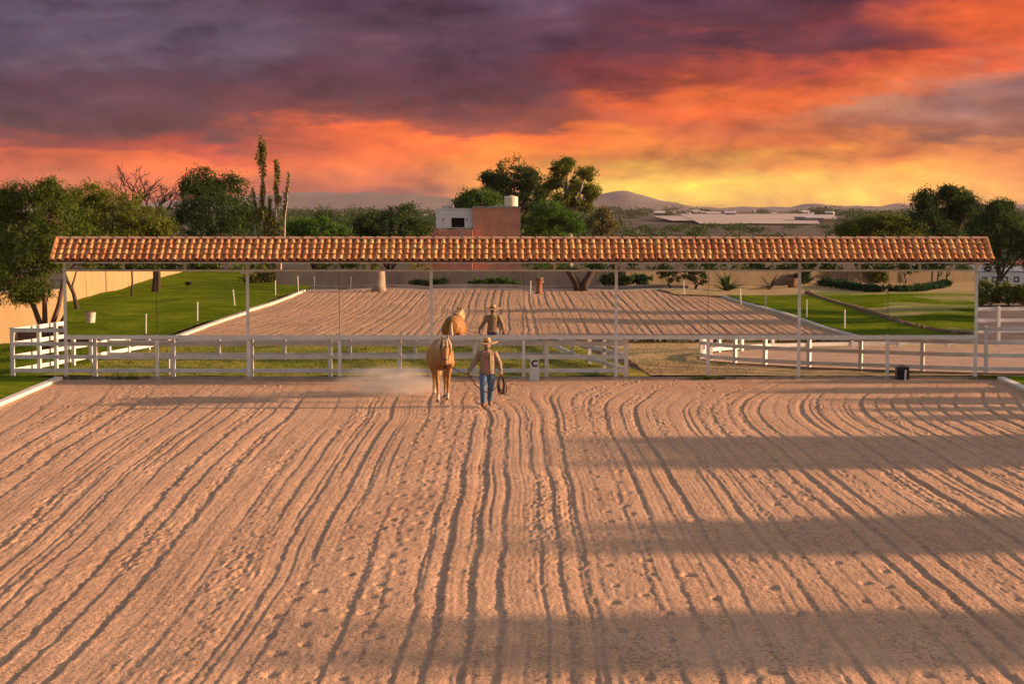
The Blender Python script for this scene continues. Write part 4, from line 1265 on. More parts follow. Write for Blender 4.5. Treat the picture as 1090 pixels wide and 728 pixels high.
def stable():
    D = 112
    x = lambda px: X(px, D); z = lambda py: Z(py, D)
    root = thing('stable', 'low white stable wall with a row of square dark windows', 'stable', (x(1043), D, 0))
    ox = x(1043)
    wz0, wz1 = z(300.5), z(294.5)
    wins = [(1045, 1051), (1056, 1062.5), (1067, 1073.5), (1079, 1085.5), (1090, 1096.5)]
    b = MB()
    xe = x(1125) - ox
    zt_, zb_ = z(289.5), -.1
    cuts = [0] + [v - ox for w in wins for v in (x(w[0]), x(w[1]))] + [xe]
    for i in range(0, len(cuts), 2): b.box((cuts[i], 0, zb_), (cuts[i+1], .2, zt_))
    for i in range(1, len(cuts) - 1, 2):
        b.box((cuts[i], 0, zb_), (cuts[i+1], .2, wz0)); b.box((cuts[i], 0, wz1), (cuts[i+1], .2, zt_))
    b.build('wall', MT['whitewash'], root)
    for i in range(1, len(cuts) - 1, 2):
        b = MB(); b.box((cuts[i], .08, wz0), (cuts[i+1], .12, wz1)); w = b.build('window', MT['blueglass'], root)
        b = MB(); c = (cuts[i] + cuts[i+1]) / 2; b.box((c-.09, .05, wz0 + .09), (c+.09, .078, wz1 - .08)); b.build('blind', MT['whitewash'], w)
    b = MB()
    n = 40
    for k in range(n):
        a0 = xe * k / n; a1 = xe * (k + 1) / n; mid = (a0 + a1) / 2
        b.add([(a0, -.05, zt_), (mid, -.05, zt_ + .09), (a1, -.05, zt_), (a0, 3, zt_ + .25), (mid, 3, zt_ + .34), (a1, 3, zt_ + .25)], [(0, 1, 4, 3), (1, 2, 5, 4)])
    b.build('corrugated_roof', MT['whitewash'], root)
    r2 = thing('red_shed', 'bright red roofed shed behind the white stable wall', 'shed', (x(1068), D + 6, 0))
    o2 = x(1068); D2 = D + 6
    b = MB(); b.box((0, 0, -.1), (4.5, 3, Z(287.2, D2))); b.build('wall', MT['whitewash'], r2)
    b = MB(); b.add([(-.1, -.2, Z(288, D2)), (4.6, -.2, Z(288, D2)), (4.6, 3.2, Z(280, D2)), (-.1, 3.2, Z(280, D2)), (-.1, -.2, Z(281.5, D2)), (4.6, -.2, Z(281.5, D2)), (4.6, 3.2, Z(279.5, D2)), (-.1, 3.2, Z(279.5, D2))],
                    [(0,3,2,1),(4,5,6,7),(0,1,5,4),(1,2,6,5),(2,3,7,6),(3,0,4,7)]); b.build('roof', MT['red'], r2)
    b = MB(); b.box((-.28, -.3, -.1), (-.12, -.14, Z(280, D2))); b.build('post', MT['vinyl'], r2)
stable()

# ------------------------------------------------------------------ plants and things round the far end of the arena (seen in the mirrors)
def mpos(px, py): return M(px, py)
x, y = mpos(406, 311)
def pale_trunk(x, y):
    root = thing('tree_stump', 'thick pale bare tree trunk at the far end of the arena', 'tree trunk', (x, y, 0))
    b = MB()
    b.tube([(-.05, 0, -.1), (0, 0, .3), (.03, 0, .8), (-.02, 0, 1.4), (-.1, .05, 2.3)], [.44, .34, .30, .33, .30], 14)
    b.tube([(.03, 0, .9), (.22, .05, 1.3), (.32, .1, 2.2)], [.2, .17, .13], 10)
    b.build('trunk', MT['palebark'], root, True)
    b = MB(); b.tube([(0, 0, 2.2), (-.3, 0, 2.8), (-.5, 0, 3.3)], [.16, .1, .04], 8); b.tube([(.3, .1, 2.1), (.6, 0, 2.7)], [.12, .05], 8); b.build('limb', MT['palebark'], root, True)
pale_trunk(x, y)
x, y = mpos(617, 311)
tree('ash_tree', 'dark tree with V shaped forked trunk by the grey wall', 'tree', (x, y - 1.2),
     [((x - 1.9, y - 1.4, 3.2), (1.2, 1.0, .8)), ((x + 1.7, y - 1.4, 3.2), (1.3, 1.0, .8)), ((x, y - 1.6, 3.7), (1.4, 1.0, .7))],
     MT['leaf_dark'], MT['bark'], trunks=[[(-.1, 0, -.1), (-.25, 0, .5), (-.75, 0, 1.4), (-1.3, 0, 2.6)], [(.1, 0, -.1), (.25, 0, .5), (.75, 0, 1.4), (1.2, 0, 2.6)]], clumps=18, per=16, cr=.3, size=.1, seed=301, tr=.24)
x, y = mpos(574, 313)
root = thing('pedestal', 'terracotta pedestal at the far end of the arena', 'pedestal', (x, y - .3, 0))
b = MB(); b.lathe([(.24, -.02), (.24, .06), (.16, .12), (.14, .55), (.16, .62), (.26, .66), (.26, .74), (.02, .74)], 16); b.build('column', MT['terra'], root, True)
b = MB(); b.lathe([(.12, .742), (.20, .78), (.24, .92), (.20, .95), (.02, .93)], 16); b.build('bowl', MT['timber'], root, True)
x, y = mpos(843, 306)
root = thing('plant_pot', 'large brown clay pot beside the wall on the right', 'pot', (x, y, 0))
b = MB(); b.lathe([(.22, 0), (.30, .25), (.33, .5), (.37, .55), (.37, .60), (.30, .60), (.28, .5), (.02, .48)], 18); b.build('pot', MT['timber'], root, True)
b = MB(); b.lathe([(.02, .50), (.27, .50), (.24, .53), (.02, .55)], 14); b.build('soil', MT['dirt'], root, True)

def rosette(name, label, cat, base, n, L, w, m, seed, up=.5, group=None, droop=.6):
    rr = random.Random(seed)
    root = thing(name, label, cat, (base[0], base[1], 0), 0, group)
    b = MB()
    for k in range(n):
        a = rr.uniform(0, 6.283); e = rr.uniform(.15, 1.35) * up + .2
        d = Vector((math.cos(a) * math.cos(e), math.sin(a) * math.cos(e), math.sin(e)))
        p = Vector((0, 0, .05)); s = Vector((-math.sin(a), math.cos(a), 0))
        l = L * rr.uniform(.7, 1.1)
        rows = []
        for q in range(6):
            ww = w * (1 - (q / 5) ** 2) + .006
            rows.append((p + s * ww, p - Vector((0, 0, ww * .5)), p - s * ww))
            d = (d - Vector((0, 0, droop / 6 * rr.uniform(.3, 1.2)))).normalized()
            p = p + d * l / 5
        vs = [v for r_ in rows for v in r_]
        fs = []
        for q in range(5):
            for i in range(2): fs.append((q*3+i, q*3+i+1, q*3+3+i+1, q*3+3+i))
        b.add(vs, fs)
    b.build('leaves', m, root)
    b = MB(); b.lathe([(.09, -.05), (.12, .06), (.05, .16)], 10); b.build('stem', MT['bark'], root)
    return root
for px, lab, sd_ in ((712, 'dark round shrub against the grey wall, left of three', 311), (742, 'dark round shrub against the beige wall, middle of three', 313), (776, 'dark wide agave like shrub, right of three at the wall', 315)):
    x, y = mpos(px, 309.5)
    if px == 776:
        rosette('agave', 'spreading dark agave against the beige wall', 'agave', (x, y - .6), 40, 1.35, .075, MT['leaf_dark'], sd_, .9)
    else:
        tree('topiary_shrub', lab, 'shrub', (x, y - .6), [((x - .35, y - .6, .85), (.42, .4, .40)), ((x + .3, y - .6, .75), (.5, .45, .45)), ((x, y - .5, 1.2), (.5, .4, .35))], MT['leaf_dark'], MT['bark'], clumps=12, per=22, cr=.16, size=.08, seed=sd_, tr=.08, limb_r=.03)
x, y = mpos(820, 307); rosette('agave', 'thin leaved agave with few bent leaves near the clay pot', 'agave', (x, y), 14, 1.35, .06, MT['bark'], 321, .8, droop=1.2)
x, y = mpos(876, 305); rosette('agave', 'curling bare succulent right of the clay pot', 'agave', (x, y), 14, 1.3, .07, MT['bark'], 323, .8, droop=2.6)
x, y = mpos(905, 305); palm('potted_palm', 'little tuft palm on a thin stem before the beige wall', (x, y), .95, .42, 16, MT['leaf_dark'], 325, tr=.03, droop=1.2, leaflets=5)
x, y = mpos(962, 302.5)
tree('weeping_tree', 'small weeping tree with hanging foliage by the curved hedge', 'tree', (x, y), [((x, y, 1.75), (.8, .7, .5)), ((x - .75, y, 1.3), (.35, .4, .55)), ((x + .75, y, 1.3), (.35, .4, .55)), ((x, y - .3, 1.2), (.6, .4, .5))], MT['leaf_olive'], MT['bark'], clumps=16, per=26, cr=.15, size=.09, seed=331, tr=.05, droop=1.6, limb_r=.03)
for px, s_ in ((993, 1), (1000, 2), (1010, 3)):
    x, y = mpos(px, 301.5)
    root = thing('small_cactus', {1: 'slim hooked cactus stem by the beige wall', 2: 'forked cactus between the two slim ones', 3: 'Y shaped cactus at the end of the curved hedge'}[s_], 'cactus', (x, y, 0), 0, 'cacti by the beige wall')
    b = MB(); b.tube([(0, 0, -.05), (0, 0, .5), (.05, 0, .9), (.02, 0, 1.15)], [.06, .055, .05, .03], 8)
    if s_ > 1: b.tube([(0, 0, .5), (.22, 0, .65), (.30, 0, 1.1)], [.05, .05, .03], 8)
    if s_ == 1: b.tube([(.02, 0, 1.1), (-.15, 0, 1.22), (-.3, 0, 1.12)], [.035, .03, .02], 8)
    b.build('stem', MT['leaf_hedge'], root, True)
for k, (px, py, w_, h_, mm, lab) in enumerate(((458, 308, 1.5, .55, 'leaf_dark', 'low dark shrub at the grey wall behind the reflected horse'), (528, 308, 1.9, .50, 'leaf_green', 'low green shrub bed at the grey wall left of the pedestal'),
        (655, 307.5, 1.3, .95, 'leaf_dark', 'dark bushy shrub right of the V shaped trunk'), (678, 307, 1.1, .80, 'leaf_hedge', 'small dark shrub at the corner of the two plaster walls'),
        (858, 303.5, .9, .8, 'leaf_dark', 'round dark shrub between the clay pot and the curved hedge'), (930, 302, 1.2, .75, 'leaf_olive', 'olive shrub at the beige wall behind the curved hedge'))):
    x, y = mpos(px, py)
    tree('shrub', lab, 'shrub', (x, y - .3), [((x - w_ * .4, y - .3, h_ * .5), (w_ * .45, .35, h_ * .45)), ((x + w_ * .35, y - .35, h_ * .55), (w_ * .45, .35, h_ * .5)), ((x, y - .25, h_ * .7), (w_ * .4, .3, h_ * .4))], MT[mm], MT['bark'], clumps=22, per=26, cr=.15, size=.07, seed=700 + k, tr=.05, limb_r=.02)
# curved low hedge and brown stone edging on the right lawn
hx = [mpos(px, py) for px, py in ((882, 305.5), (905, 308.5), (930, 311), (955, 311.5), (980, 310), (1000, 307), (1012, 304))]
lobes = []
for (xa, ya), (xb, yb) in zip(hx[:-1], hx[1:]):
    n = max(1, int(math.hypot(xb-xa, yb-ya) / .5))
    for k in range(n): lobes.append(((xa+(xb-xa)*k/n, ya+(yb-ya)*k/n, .24), (.42, .36, .22)))
tree('low_hedge', 'low dark clipped hedge curving along the right garden', 'hedge', hx[3], lobes, MT['leaf_hedge'], MT['bark'], clumps=16, per=22, cr=.11, size=.07, seed=341, tr=.04, twig=.05, limb_r=.015)
ex = [mpos(px, py) for px, py in ((862, 312), (872, 316), (890, 321), (912, 327), (935, 335), (950, 342), (970, 348), (1000, 354), (1045, 358))]
eyx = sorted((q[1], q[0]) for q in ex)
gy_ = np.arange(eyx[0][0], eyx[-1][0], .3)
gx0 = np.interp(gy_, [q[0] for q in eyx], [q[1] for q in eyx])
ta = np.linspace(0, 1, 46)[None, :]
gX = gx0[:, None] * (1 - ta) + 31.0 * ta; gY = np.repeat(gy_[:, None], 46, 1)
gZ = .07 + .05 * vnoise(gX / 1.5 + 9, gY / 2 + 70, 62)
tag(mesh_np('right_garden', np.stack([gX, gY, gZ], -1).reshape(-1, 3), grid_faces(len(gy_), 46), MT['patchy'], None, True), kind='structure')
b = MB()
er = random.Random(5)
for (xa, ya), (xb, yb) in zip(ex[:-1], ex[1:]):
    n = max(1, int(math.hypot(xb-xa, yb-ya) / .32))
    for k in range(n):
        t = (k + .5) / n
        xx, yy = xa+(xb-xa)*t, ya+(yb-ya)*t
        s_ = er.uniform(.12, .19)
        b.lathe([(s_*.8, -.03), (s_, .06), (s_*.9, .16 + er.uniform(-.04, .05)), (s_*.3, .21)], 7, (xx + er.uniform(-.04, .04), yy + er.uniform(-.04, .04), 0))
tag(b.build('stone_edging', MT['timber']), 'brown edging of rough stones winding across the right lawn', 'edging')
# left side in the mirror: bucket, leaning trunk, posts, dark pot
x, y = mpos(95, 345)
root = thing('stone_bin', 'pale concrete litter bin standing on the left lawn', 'bin', (x, y, 0))
b = MB(); b.lathe([(.16, -.02), (.19, .1), (.22, .5), (.24, .52), (.24, .55), (.20, .55), (.19, .4), (.02, .38)], 16); b.build('tub', MT['kerb'], root, True)
b = MB(); b.lathe([(.225, .555), (.245, .555), (.245, .575), (.06, .62), (.02, .62)], 16); b.build('lid', MT['timber'], root, True)
x, y = mpos(79, 331)
root = thing('leaning_trunk', 'dark leaning bare trunk before the cream side wall', 'tree trunk', (x, y, 0))
b = MB(); b.tube([(.12, 0, -.1), (.06, 0, .3), (-.05, 0, .9), (-.3, .05, 1.5), (-.5, .1, 2.2)], [.15, .11, .09, .08, .06], 9); b.build('trunk', MT['bark'], root, True)
b = MB(); b.tube([(-.05, 0, .9), (-.12, -.1, 1.25), (.1, -.2, 2.0)], [.06, .05, .03], 7); b.build('limb', MT['bark'], root, True)
for (px, py, w, lab, sd_) in ((134, 317, .06, 'thin dark trunk against the cream side wall', 351), (160, 312, .17, 'thick dark trunked tree against the cream side wall', 353)):
    x, y = mpos(px, py)
    x = x + .3
    tree('wall_tree', lab, 'tree', (x, y), [((x, y, 3.6), (1.6, 1.3, 1.0)), ((x + .3, y + 1.2, 3.0), (1.2, 1.0, .8)), ((x, y - 1.2, 3.1), (1.2, 1.0, .8))], MT['leaf_mesq'], MT['bark'],
         trunks=[[(0, 0, -.1), (.05, 0, 1.0), (-.05, .1, 2.6)]], clumps=20, per=26, cr=.28, size=.09, seed=sd_, tr=w, droop=1.4)
x, y = mpos(202, 306.5)
root = thing('black_planter', 'small black planter on the far left lawn', 'planter', (x, y, 0))
b = MB(); b.lathe([(.15, -.02), (.22, .3), (.24, .34), (.18, .34), (.02, .3)], 14); b.build('pot', MT['black'], root, True)
b = MB(); b.tube([(.1, 0, .32), (.32, 0, .38)], [.03, .02], 6); b.build('spout', MT['black'], root)
hedge('brown dry shrubs at the far left corner behind the arena', 250, 330, 60, .9, MT['leaf_dry'], 361, .07)
for o in list(bpy.data.objects):
    if o.get('label') == 'brown dry shrubs at the far left corner behind the arena': o.location = (-15.5, -6.0, 0)
b = MB(); b.box((-19.2, -22.4, 0), (-16.6, -21.9, .42)); b.box((-19.2, -22.5, .42), (-16.6, -21.8, .48))
tag(b.build('stone_bench', MT['kerb']), 'long pale stone bench on the far left lawn', 'bench')

# trees outside the right of the picture that throw the long shadows across the sand
def shade_tree(label, x, y, w, h, seed, low=.3, clumps=60, size=.2, per=34):
    n = max(2, int(w / 1.1))
    lobes = []
    for k in range(n):
        yy = y - w / 2 + w * (k + .5) / n
        for q in range(3):
            lobes.append(((x + random.uniform(-.6, .6), yy, low + (h - low) * (q + .5) / 3), (.9, w / n * .62, (h - low) / 6 * 1.25)))
    return tree('cypress_hedge', label, 'tree', (x, y), lobes, MT['leaf_green'], MT['bark'], clumps=clumps, per=per, cr=.2, size=size, aspect=1.6, seed=seed, twig=.1, tr=.1, limb_r=.03, group='clipped trees beyond the right edge of the arena')
shade_tree('clipped tree block right of the arena, nearest the mirrors', 26, 42.6, 5.4, 4.35, 401)
shade_tree('clipped tree block right of the arena, middle one', 26, 31.9, 3.3, 4.5, 403)
shade_tree('clipped tree block right of the arena, nearest the camera', 26, 24.4, 3.0, 5.0, 405)
for k, (xx, yy, ww, hh) in enumerate(((23, 56.2, 1.3, 2.8), (24, 53.2, 1.6, 2.6), (22.5, 49.0, 1.2, 2.3), (22.5, 39.4, 1.2, 2.0), (24.2, 30.0, 1.3, 2.0), (22.5, 51.0, .6, 2.3), (24.5, 59.0, .8, 2.9))):
    shade_tree(f'small clipped tree right of the arena, {["beside the last mirror", "second row", "third row", "fourth row", "fifth row", "sixth row", "seventh row"][k]}', xx, yy, ww, hh, 411 + k * 2, .2, 34, .16, 26)

# ------------------------------------------------------------------ far plain: woods, houses, greenhouses, hills
def far_woods():
    r = np.random.default_rng(500)
    P_ = []
    for k in range(420):
        D = math.exp(r.uniform(math.log(230), math.log(2400)))
        px = r.uniform(300, 1130) if r.random() < .8 else r.uniform(-60, 300)
        s = r.uniform(1.2, 3.4) * (1 + D / 1500)
        if 690 < px < 890 and 560 < D < 1080: continue
        if 660 < px < 910 and D <= 560: s = min(s, 1.5)
        c = np.array([X(px, D), D, s * .42])
        m_ = 240
        pts = c + r.normal(0, 1, (m_, 3)) * np.array([s * .75, s * .6, s * .24])
        P_.append(np.concatenate([pts, np.full((m_, 1), s * .20)], 1))
    A = np.concatenate(P_)
    A = A[A[:, 2] > 0]
    n = len(A)
    d = r.normal(0, 1, (n, 3)); d /= np.linalg.norm(d, axis=1)[:, None]
    e = np.cross(d, r.normal(0, 1, (n, 3))); e /= np.linalg.norm(e, axis=1)[:, None]
    s = A[:, 3:4]
    v = np.stack([A[:, :3] - d * s * .5, A[:, :3] + e * s * .5, A[:, :3] + d * s * .5, A[:, :3] - e * s * .5], 1).reshape(-1, 3)
    o = mesh_np('far_woods', v, np.arange(n * 4).reshape(n, 4), MT['leaf_dark'])
    tag(o, 'hazy scrub and woods scattered over the far plain', 'woods', kind='stuff')
far_woods()
def greenhouse(px0, px1, py, D, h, label, m='roofwhite', depth=60):
    x0, x1 = X(px0, D), X(px1, D)
    root = thing('greenhouse', label, 'greenhouse', (x0, D, 0), 0, 'pale greenhouses on the far plain')
    b = MB(); b.box((0, 0, -.2), (x1 - x0, depth, h * .72)); b.build('wall', MT['townwall'], root)
    b = MB()
    n = 9
    for k in range(n):
        y0 = depth * k / n; y1 = depth * (k + 1) / n; ym = (y0 + y1) / 2
        b.add([(-.4, y0, h*.72+.05), (x1-x0+.4, y0, h*.72+.05), (x1-x0+.4, ym, h), (-.4, ym, h), (x1-x0+.4, y1, h*.72+.05), (-.4, y1, h*.72+.05)], [(0,1,2,3),(3,2,4,5)])
    b.build('roof', MT[m], root)
def slope_field(corners, z0, z1):
    o = lawn('pale_field', corners, MT['field'], 0, 8.0, .4, 600)
    me = o.data
    co = np.empty(len(me.vertices) * 3, np.float32); me.vertices.foreach_get('co', co); co = co.reshape(-1, 3)
    y0_, y1_ = corners[0][1], corners[2][1]
    co[:, 2] += z0 + (z1 - z0) * (co[:, 1] - y0_) / (y1_ - y0_)
    me.vertices.foreach_set('co', co.ravel()); me.update()
for y0_, y1_, p0, p1, z0, z1 in ((610, 1010, 745, 872, .2, 2.1), (700, 900, 716, 742, .5, 1.5), (760, 990, 876, 892, .8, 1.9)):
    slope_field([(X(p0, y0_), y0_), (X(p1, y0_), y0_), (X(p1 - 6, y1_), y1_), (X(p0 - 22, y1_), y1_)], z0, z1)
greenhouse(858, 876, 234, 700, 2.4, 'small pale greenhouse at the right end of the pale field', depth=30)
greenhouse(752, 766, 234, 1040, 3.4, 'small pale greenhouse behind the pale field', depth=30)
def town():
    r = random.Random(61)
    b = MB()
    b.box((-2.4, 0, -.1), (2.4, 5, 2.7))
    first = None
    for k in range(26):
        D = math.exp(r.uniform(math.log(900), math.log(2600)))
        px = r.uniform(640, 905) if r.random() < .7 else r.uniform(310, 460)
        if first is None:
            root = thing('far_house', 'tiny pale house in the hazy far town on the plain', 'house', (X(px, D), D, 0), 0, 'houses of the far town')
            b.build('wall', MT['townwall'], root)
            bb = MB(); bb.add([(-2.6,-.2,2.71),(2.6,-.2,2.71),(2.6,5.2,2.71),(-2.6,5.2,2.71),(-2.6,2.5,3.6),(2.6,2.5,3.6)], [(0,1,5,4),(3,4,5,2),(0,4,3),(1,2,5)]); bb.build('roof', MT['roofwhite'], root)
            first = root
        else:
            copy_thing(first, (X(px, D), D, 0), r.uniform(-.4, .4), None, r.uniform(.5, 1.1))
town()
def hills():
    D = 4300.0
    def prof(px):
        h = 0
        h += 12 * math.exp(-((px - 340) / 90) ** 2) + 8 * math.exp(-((px - 430) / 60) ** 2) + 7 * math.exp(-((px - 230) / 90) ** 2)
        h += 6 * math.exp(-((px - 660) / 22) ** 2) + 9 * math.exp(-((px - 682) / 40) ** 2) + 9 * math.exp(-((px - 625) / 50) ** 2)
        h += 5 * math.exp(-((px - 520) / 80) ** 2) + 4.5 * math.exp(-((px - 862) / 16) ** 2) + 2.6 * math.exp(-((px - 960) / 60) ** 2) + 3 * math.exp(-((px - 1090) / 60) ** 2) + 2
        return h
    pxs = np.linspace(-300, 1390, 340)
    rows = [(-1.0, 0), (-.6, .35), (-.3, .75), (0, 1.0), (.4, .6), (1, 0)]
    v = np.zeros((len(rows), len(pxs), 3))
    for j, (t, k) in enumerate(rows):
        for i, px in enumerate(pxs):
            n = vnoise(np.array([i * .21]), np.array([j * 3.3]), 91)[0] - .5 + .5 * (vnoise(np.array([i * .7]), np.array([j * 2.1]), 92)[0] - .5)
            v[j, i] = (X(px, D), D + t * 420, -1 + k * (prof(px) / F * D * 1.0 + H + n * 6.0))
    o = mesh_np('hills', v.reshape(-1, 3), grid_faces(len(rows), len(pxs)), MT['hills'], None, True)
    tag(o, kind='structure')
hills()

# ------------------------------------------------------------------ horse, man, rope
def fuse(mb, name, m, parent, voxel, smooth=4, loc=None):
    """grow overlapping lofts together into one continuous skin"""
    me = bpy.data.meshes.new('tmp')
    me.from_pydata(mb.v, [], mb.f)
    o = bpy.data.objects.new('tmp', me)
    COL.objects.link(o)
    r = o.modifiers.new('r', 'REMESH'); r.mode = 'VOXEL'; r.voxel_size = voxel
    if smooth:
        s = o.modifiers.new('s', 'SMOOTH'); s.factor = .5; s.iterations = smooth
    dg = bpy.context.evaluated_depsgraph_get()
    dg.update()
    out = bpy.data.meshes.new_from_object(o.evaluated_get(dg))
    bpy.data.objects.remove(o)
    out.materials.clear(); out.materials.append(m)
    out.shade_smooth()
    ob = bpy.data.objects.new(name, out)
    COL.objects.link(ob)
    ob.parent = parent
    if loc: ob.location = loc
    return ob

def oval(c, rx, rz, tilt=0.0):
    """ring data: oval across x, its other axis upright leaning by tilt (towards -y)"""
    return (c, (rx, 0, 0), (0, math.sin(tilt) * rz, math.cos(tilt) * rz))

HORSE = (X(469, 52.6), 53.0)
def build_horse():
    root = thing('horse', 'golden palomino horse with pale mane walking on a lead rope over the sand', 'horse', (HORSE[0], HORSE[1], -.01), R(5))
    root.scale = (1.03, 1.03, 1.03)
    b = MB()
    # trunk: rump to chest
    b.ellrings([oval((0, 1.00, 1.22), .08, .10), oval((0, .95, 1.20), .20, .22), oval((0, .82, 1.20), .27, .29), oval((0, .60, 1.20), .30, .32), oval((0, .38, 1.16), .295, .33),
                oval((0, .10, 1.11), .315, .355), oval((0, -.20, 1.10), .315, .36), oval((0, -.45, 1.13), .285, .36), oval((0, -.62, 1.17), .255, .36),
                oval((0, -.78, 1.15), .215, .29), oval((0, -.90, 1.12), .15, .19), oval((0, -.95, 1.11), .06, .08)], 20)
    # neck
    b.ellrings([oval((0, -.50, 1.27), .15, .26, .8), oval((0, -.72, 1.36), .135, .25, .9), oval((0, -.92, 1.47), .108, .20, .9), oval((0, -1.08, 1.57), .088, .16, .85), oval((0, -1.18, 1.63), .074, .12, .8), oval((0, -1.22, 1.66), .04, .06, .8)], 16)
    # head
    b.ellrings([oval((0, -1.12, 1.66), .05, .07, 1.2), oval((0, -1.18, 1.60), .088, .125, 1.25), oval((0, -1.235, 1.50), .104, .140, 1.3), oval((0, -1.28, 1.39), .092, .122, 1.35),
                oval((0, -1.32, 1.27), .070, .092, 1.4), oval((0, -1.345, 1.16), .062, .076, 1.45), oval((0, -1.355, 1.07), .066, .072, 1.5), oval((0, -1.35, 1.01), .056, .058, 1.5), oval((0, -1.345, .985), .03, .03, 1.5)], 16)
    for s in (-1, 1):
        # ears
        b.tube([(s*.052, -1.13, 1.68), (s*.068, -1.135, 1.745), (s*.072, -1.14, 1.80), (s*.066, -1.143, 1.835)], [.036, .038, .026, .007], 8)
        # brow ridge, cheek and nostril
        b.ellrings([oval((s*.082, -1.26, 1.525), .015, .02), oval((s*.092, -1.285, 1.515), .022, .03), oval((s*.088, -1.30, 1.505), .012, .015)], 8)
        b.ellrings([oval((s*.045, -1.39, 1.06), .012, .018), oval((s*.048, -1.415, 1.05), .022, .028), oval((s*.046, -1.425, 1.045), .012, .014)], 8)
    def front(s, kx, ky, lift=0):
        b.tube([(s*.13, -.62, 1.22), (s*.165, -.68, 1.02), (s*.160, -.66, .86)], [.13, .145, .105], 12)
        b.tube([(s*.160, -.66, .90), (s*.152, -.66 + ky*.25, .72), (s*.142, -.66 + ky*.55, .53), (s*.140, -.66 + ky*.62, .47), (s*.138, -.66 + ky*.68, .41), (s*.134, -.66 + ky*.85, .26 + lift), (s*.132, -.66 + ky*.97, .16 + lift), (s*.132, -.69 + ky, .085 + lift), (s*.132, -.70 + ky*1.02, .045 + lift), (s*.132, -.70 + ky*1.02, .0 + lift)],
               [.092, .068, .049, .054, .042, .033, .044, .039, .052, .060], 12)
    def hind(s, ky, lift=0):
        b.tube([(s*.13, .70, 1.22), (s*.185, .66, 1.02), (s*.185, .58 + ky*.15, .84), (s*.165, .64 + ky*.3, .70)], [.19, .185, .145, .098], 12)
        b.tube([(s*.170, .63 + ky*.28, .74), (s*.150, .76 + ky*.45, .58), (s*.142, .84 + ky*.55, .51), (s*.140, .83 + ky*.62, .44), (s*.138, .80 + ky*.82, .28 + lift), (s*.136, .78 + ky*.97, .165 + lift), (s*.136, .73 + ky, .085 + lift), (s*.136, .71 + ky, .045 + lift), (s*.136, .71 + ky, 0 + lift)],
               [.105, .066, .062, .055, .042, .050, .043, .056, .063], 12)
    front(-1, -.02, -.16); front(1, -.02, .15, .02)
    hind(-1, .24, .03); hind(1, -.18)
    def drop(q):
        def one(p):
            t = min(max((-.50 - p[1]) / .5, 0), 1)
            return (p[0] + .035 * t * t, p[1], p[2] - .10 * t * t * (3 - 2 * t)) if p[2] > .98 else p
        q.v = [one(p) for p in q.v]
    drop(b)
    body = fuse(b, 'body', MT['horse'], root, .014, 3)
    for s in (-1, 1):
        e = MB(); e.ellrings([oval((s*.098, -1.30, 1.51), .003, .004), oval((s*.101, -1.292, 1.51), .012, .016), oval((s*.098, -1.28, 1.512), .004, .005)], 8); drop(e)
        e.build('eye', MT['eye'], root, True)
    # mane falling over the neck, forelock, tail
    rr = random.Random(8)
    mb = MB()
    for k in range(90):
        t = rr.random()
        y = -.52 - .66 * t; z = 1.52 + .20 * t ** .8 + rr.uniform(-.01, .03)
        s = 1 if rr.random() < .72 else -1
        L = rr.uniform(.20, .40)
        p0 = (rr.uniform(-.015, .015), y, z)
        mb.tube([p0, (s * (.07 + rr.uniform(0, .03)), y + rr.uniform(-.03, .03), z - .03), (s * (.125 + rr.uniform(0, .03)), y + rr.uniform(-.04, .06), z - L * .55), (s * (.135 + rr.uniform(0, .04)), y + rr.uniform(-.04, .08), z - L)], [.020, .022, .016, .004], 5)
    for k in range(8):
        x0 = rr.uniform(-.03, .03)
        L = rr.uniform(.18, .32)
        mb.tube([(x0, -1.14, 1.715), (x0 * 1.6, -1.225, 1.69), (x0 * 2 + rr.uniform(-.02, .02), -1.30, 1.62 - L * .3), (x0 * 2.2 + rr.uniform(-.03, .03), -1.345, 1.62 - L)], [.016, .017, .013, .003], 5)
    drop(mb)
    mb.build('mane', MT['flax'], root, True)
    tb_ = MB()
    for k in range(40):
        a = rr.uniform(0, 6.283); w = rr.uniform(0, .07)
        L = rr.uniform(.75, .98)
        tb_.tube([(0, .97, 1.33), (math.cos(a)*w*.4, 1.06 + math.sin(a)*w*.3, 1.22), (math.cos(a)*w*.9, 1.10 + math.sin(a)*w*.7, .95), (math.cos(a)*w*1.2, 1.10 + math.sin(a)*w, 1.30 - L + .18), (math.cos(a)*w*.8, 1.07 + math.sin(a)*w*.8, 1.30 - L)], [.018, .024, .024, .017, .004], 5)
    tb_.build('tail', MT['flax'], root, True)
    # halter
    hb = MB()
    def band(c, rx, ry, tilt, n=18):
        pts = []
        for i in range(n + 1):
            an = 2 * math.pi * i / n
            u, v = math.cos(an) * rx, math.sin(an) * ry
            pts.append((c[0] + u, c[1] + v * math.sin(tilt), c[2] + v * math.cos(tilt)))
        hb.tube(pts, .011, 6)
    band((0, -1.325, 1.235), .078, .098, 1.4)
    band((0, -1.19, 1.58), .098, .138, 1.22)
    for s in (-1, 1): hb.tube([(s*.074, -1.31, 1.235), (s*.104, -1.24, 1.40), (s*.097, -1.19, 1.56)], .010, 6)
    hb.tube([(0, -1.235, 1.21), (0, -1.24, 1.165)], .014, 6)
    drop(hb)
    hb.build('halter', MT['leather'], root, True)
    return root
horse = build_horse()

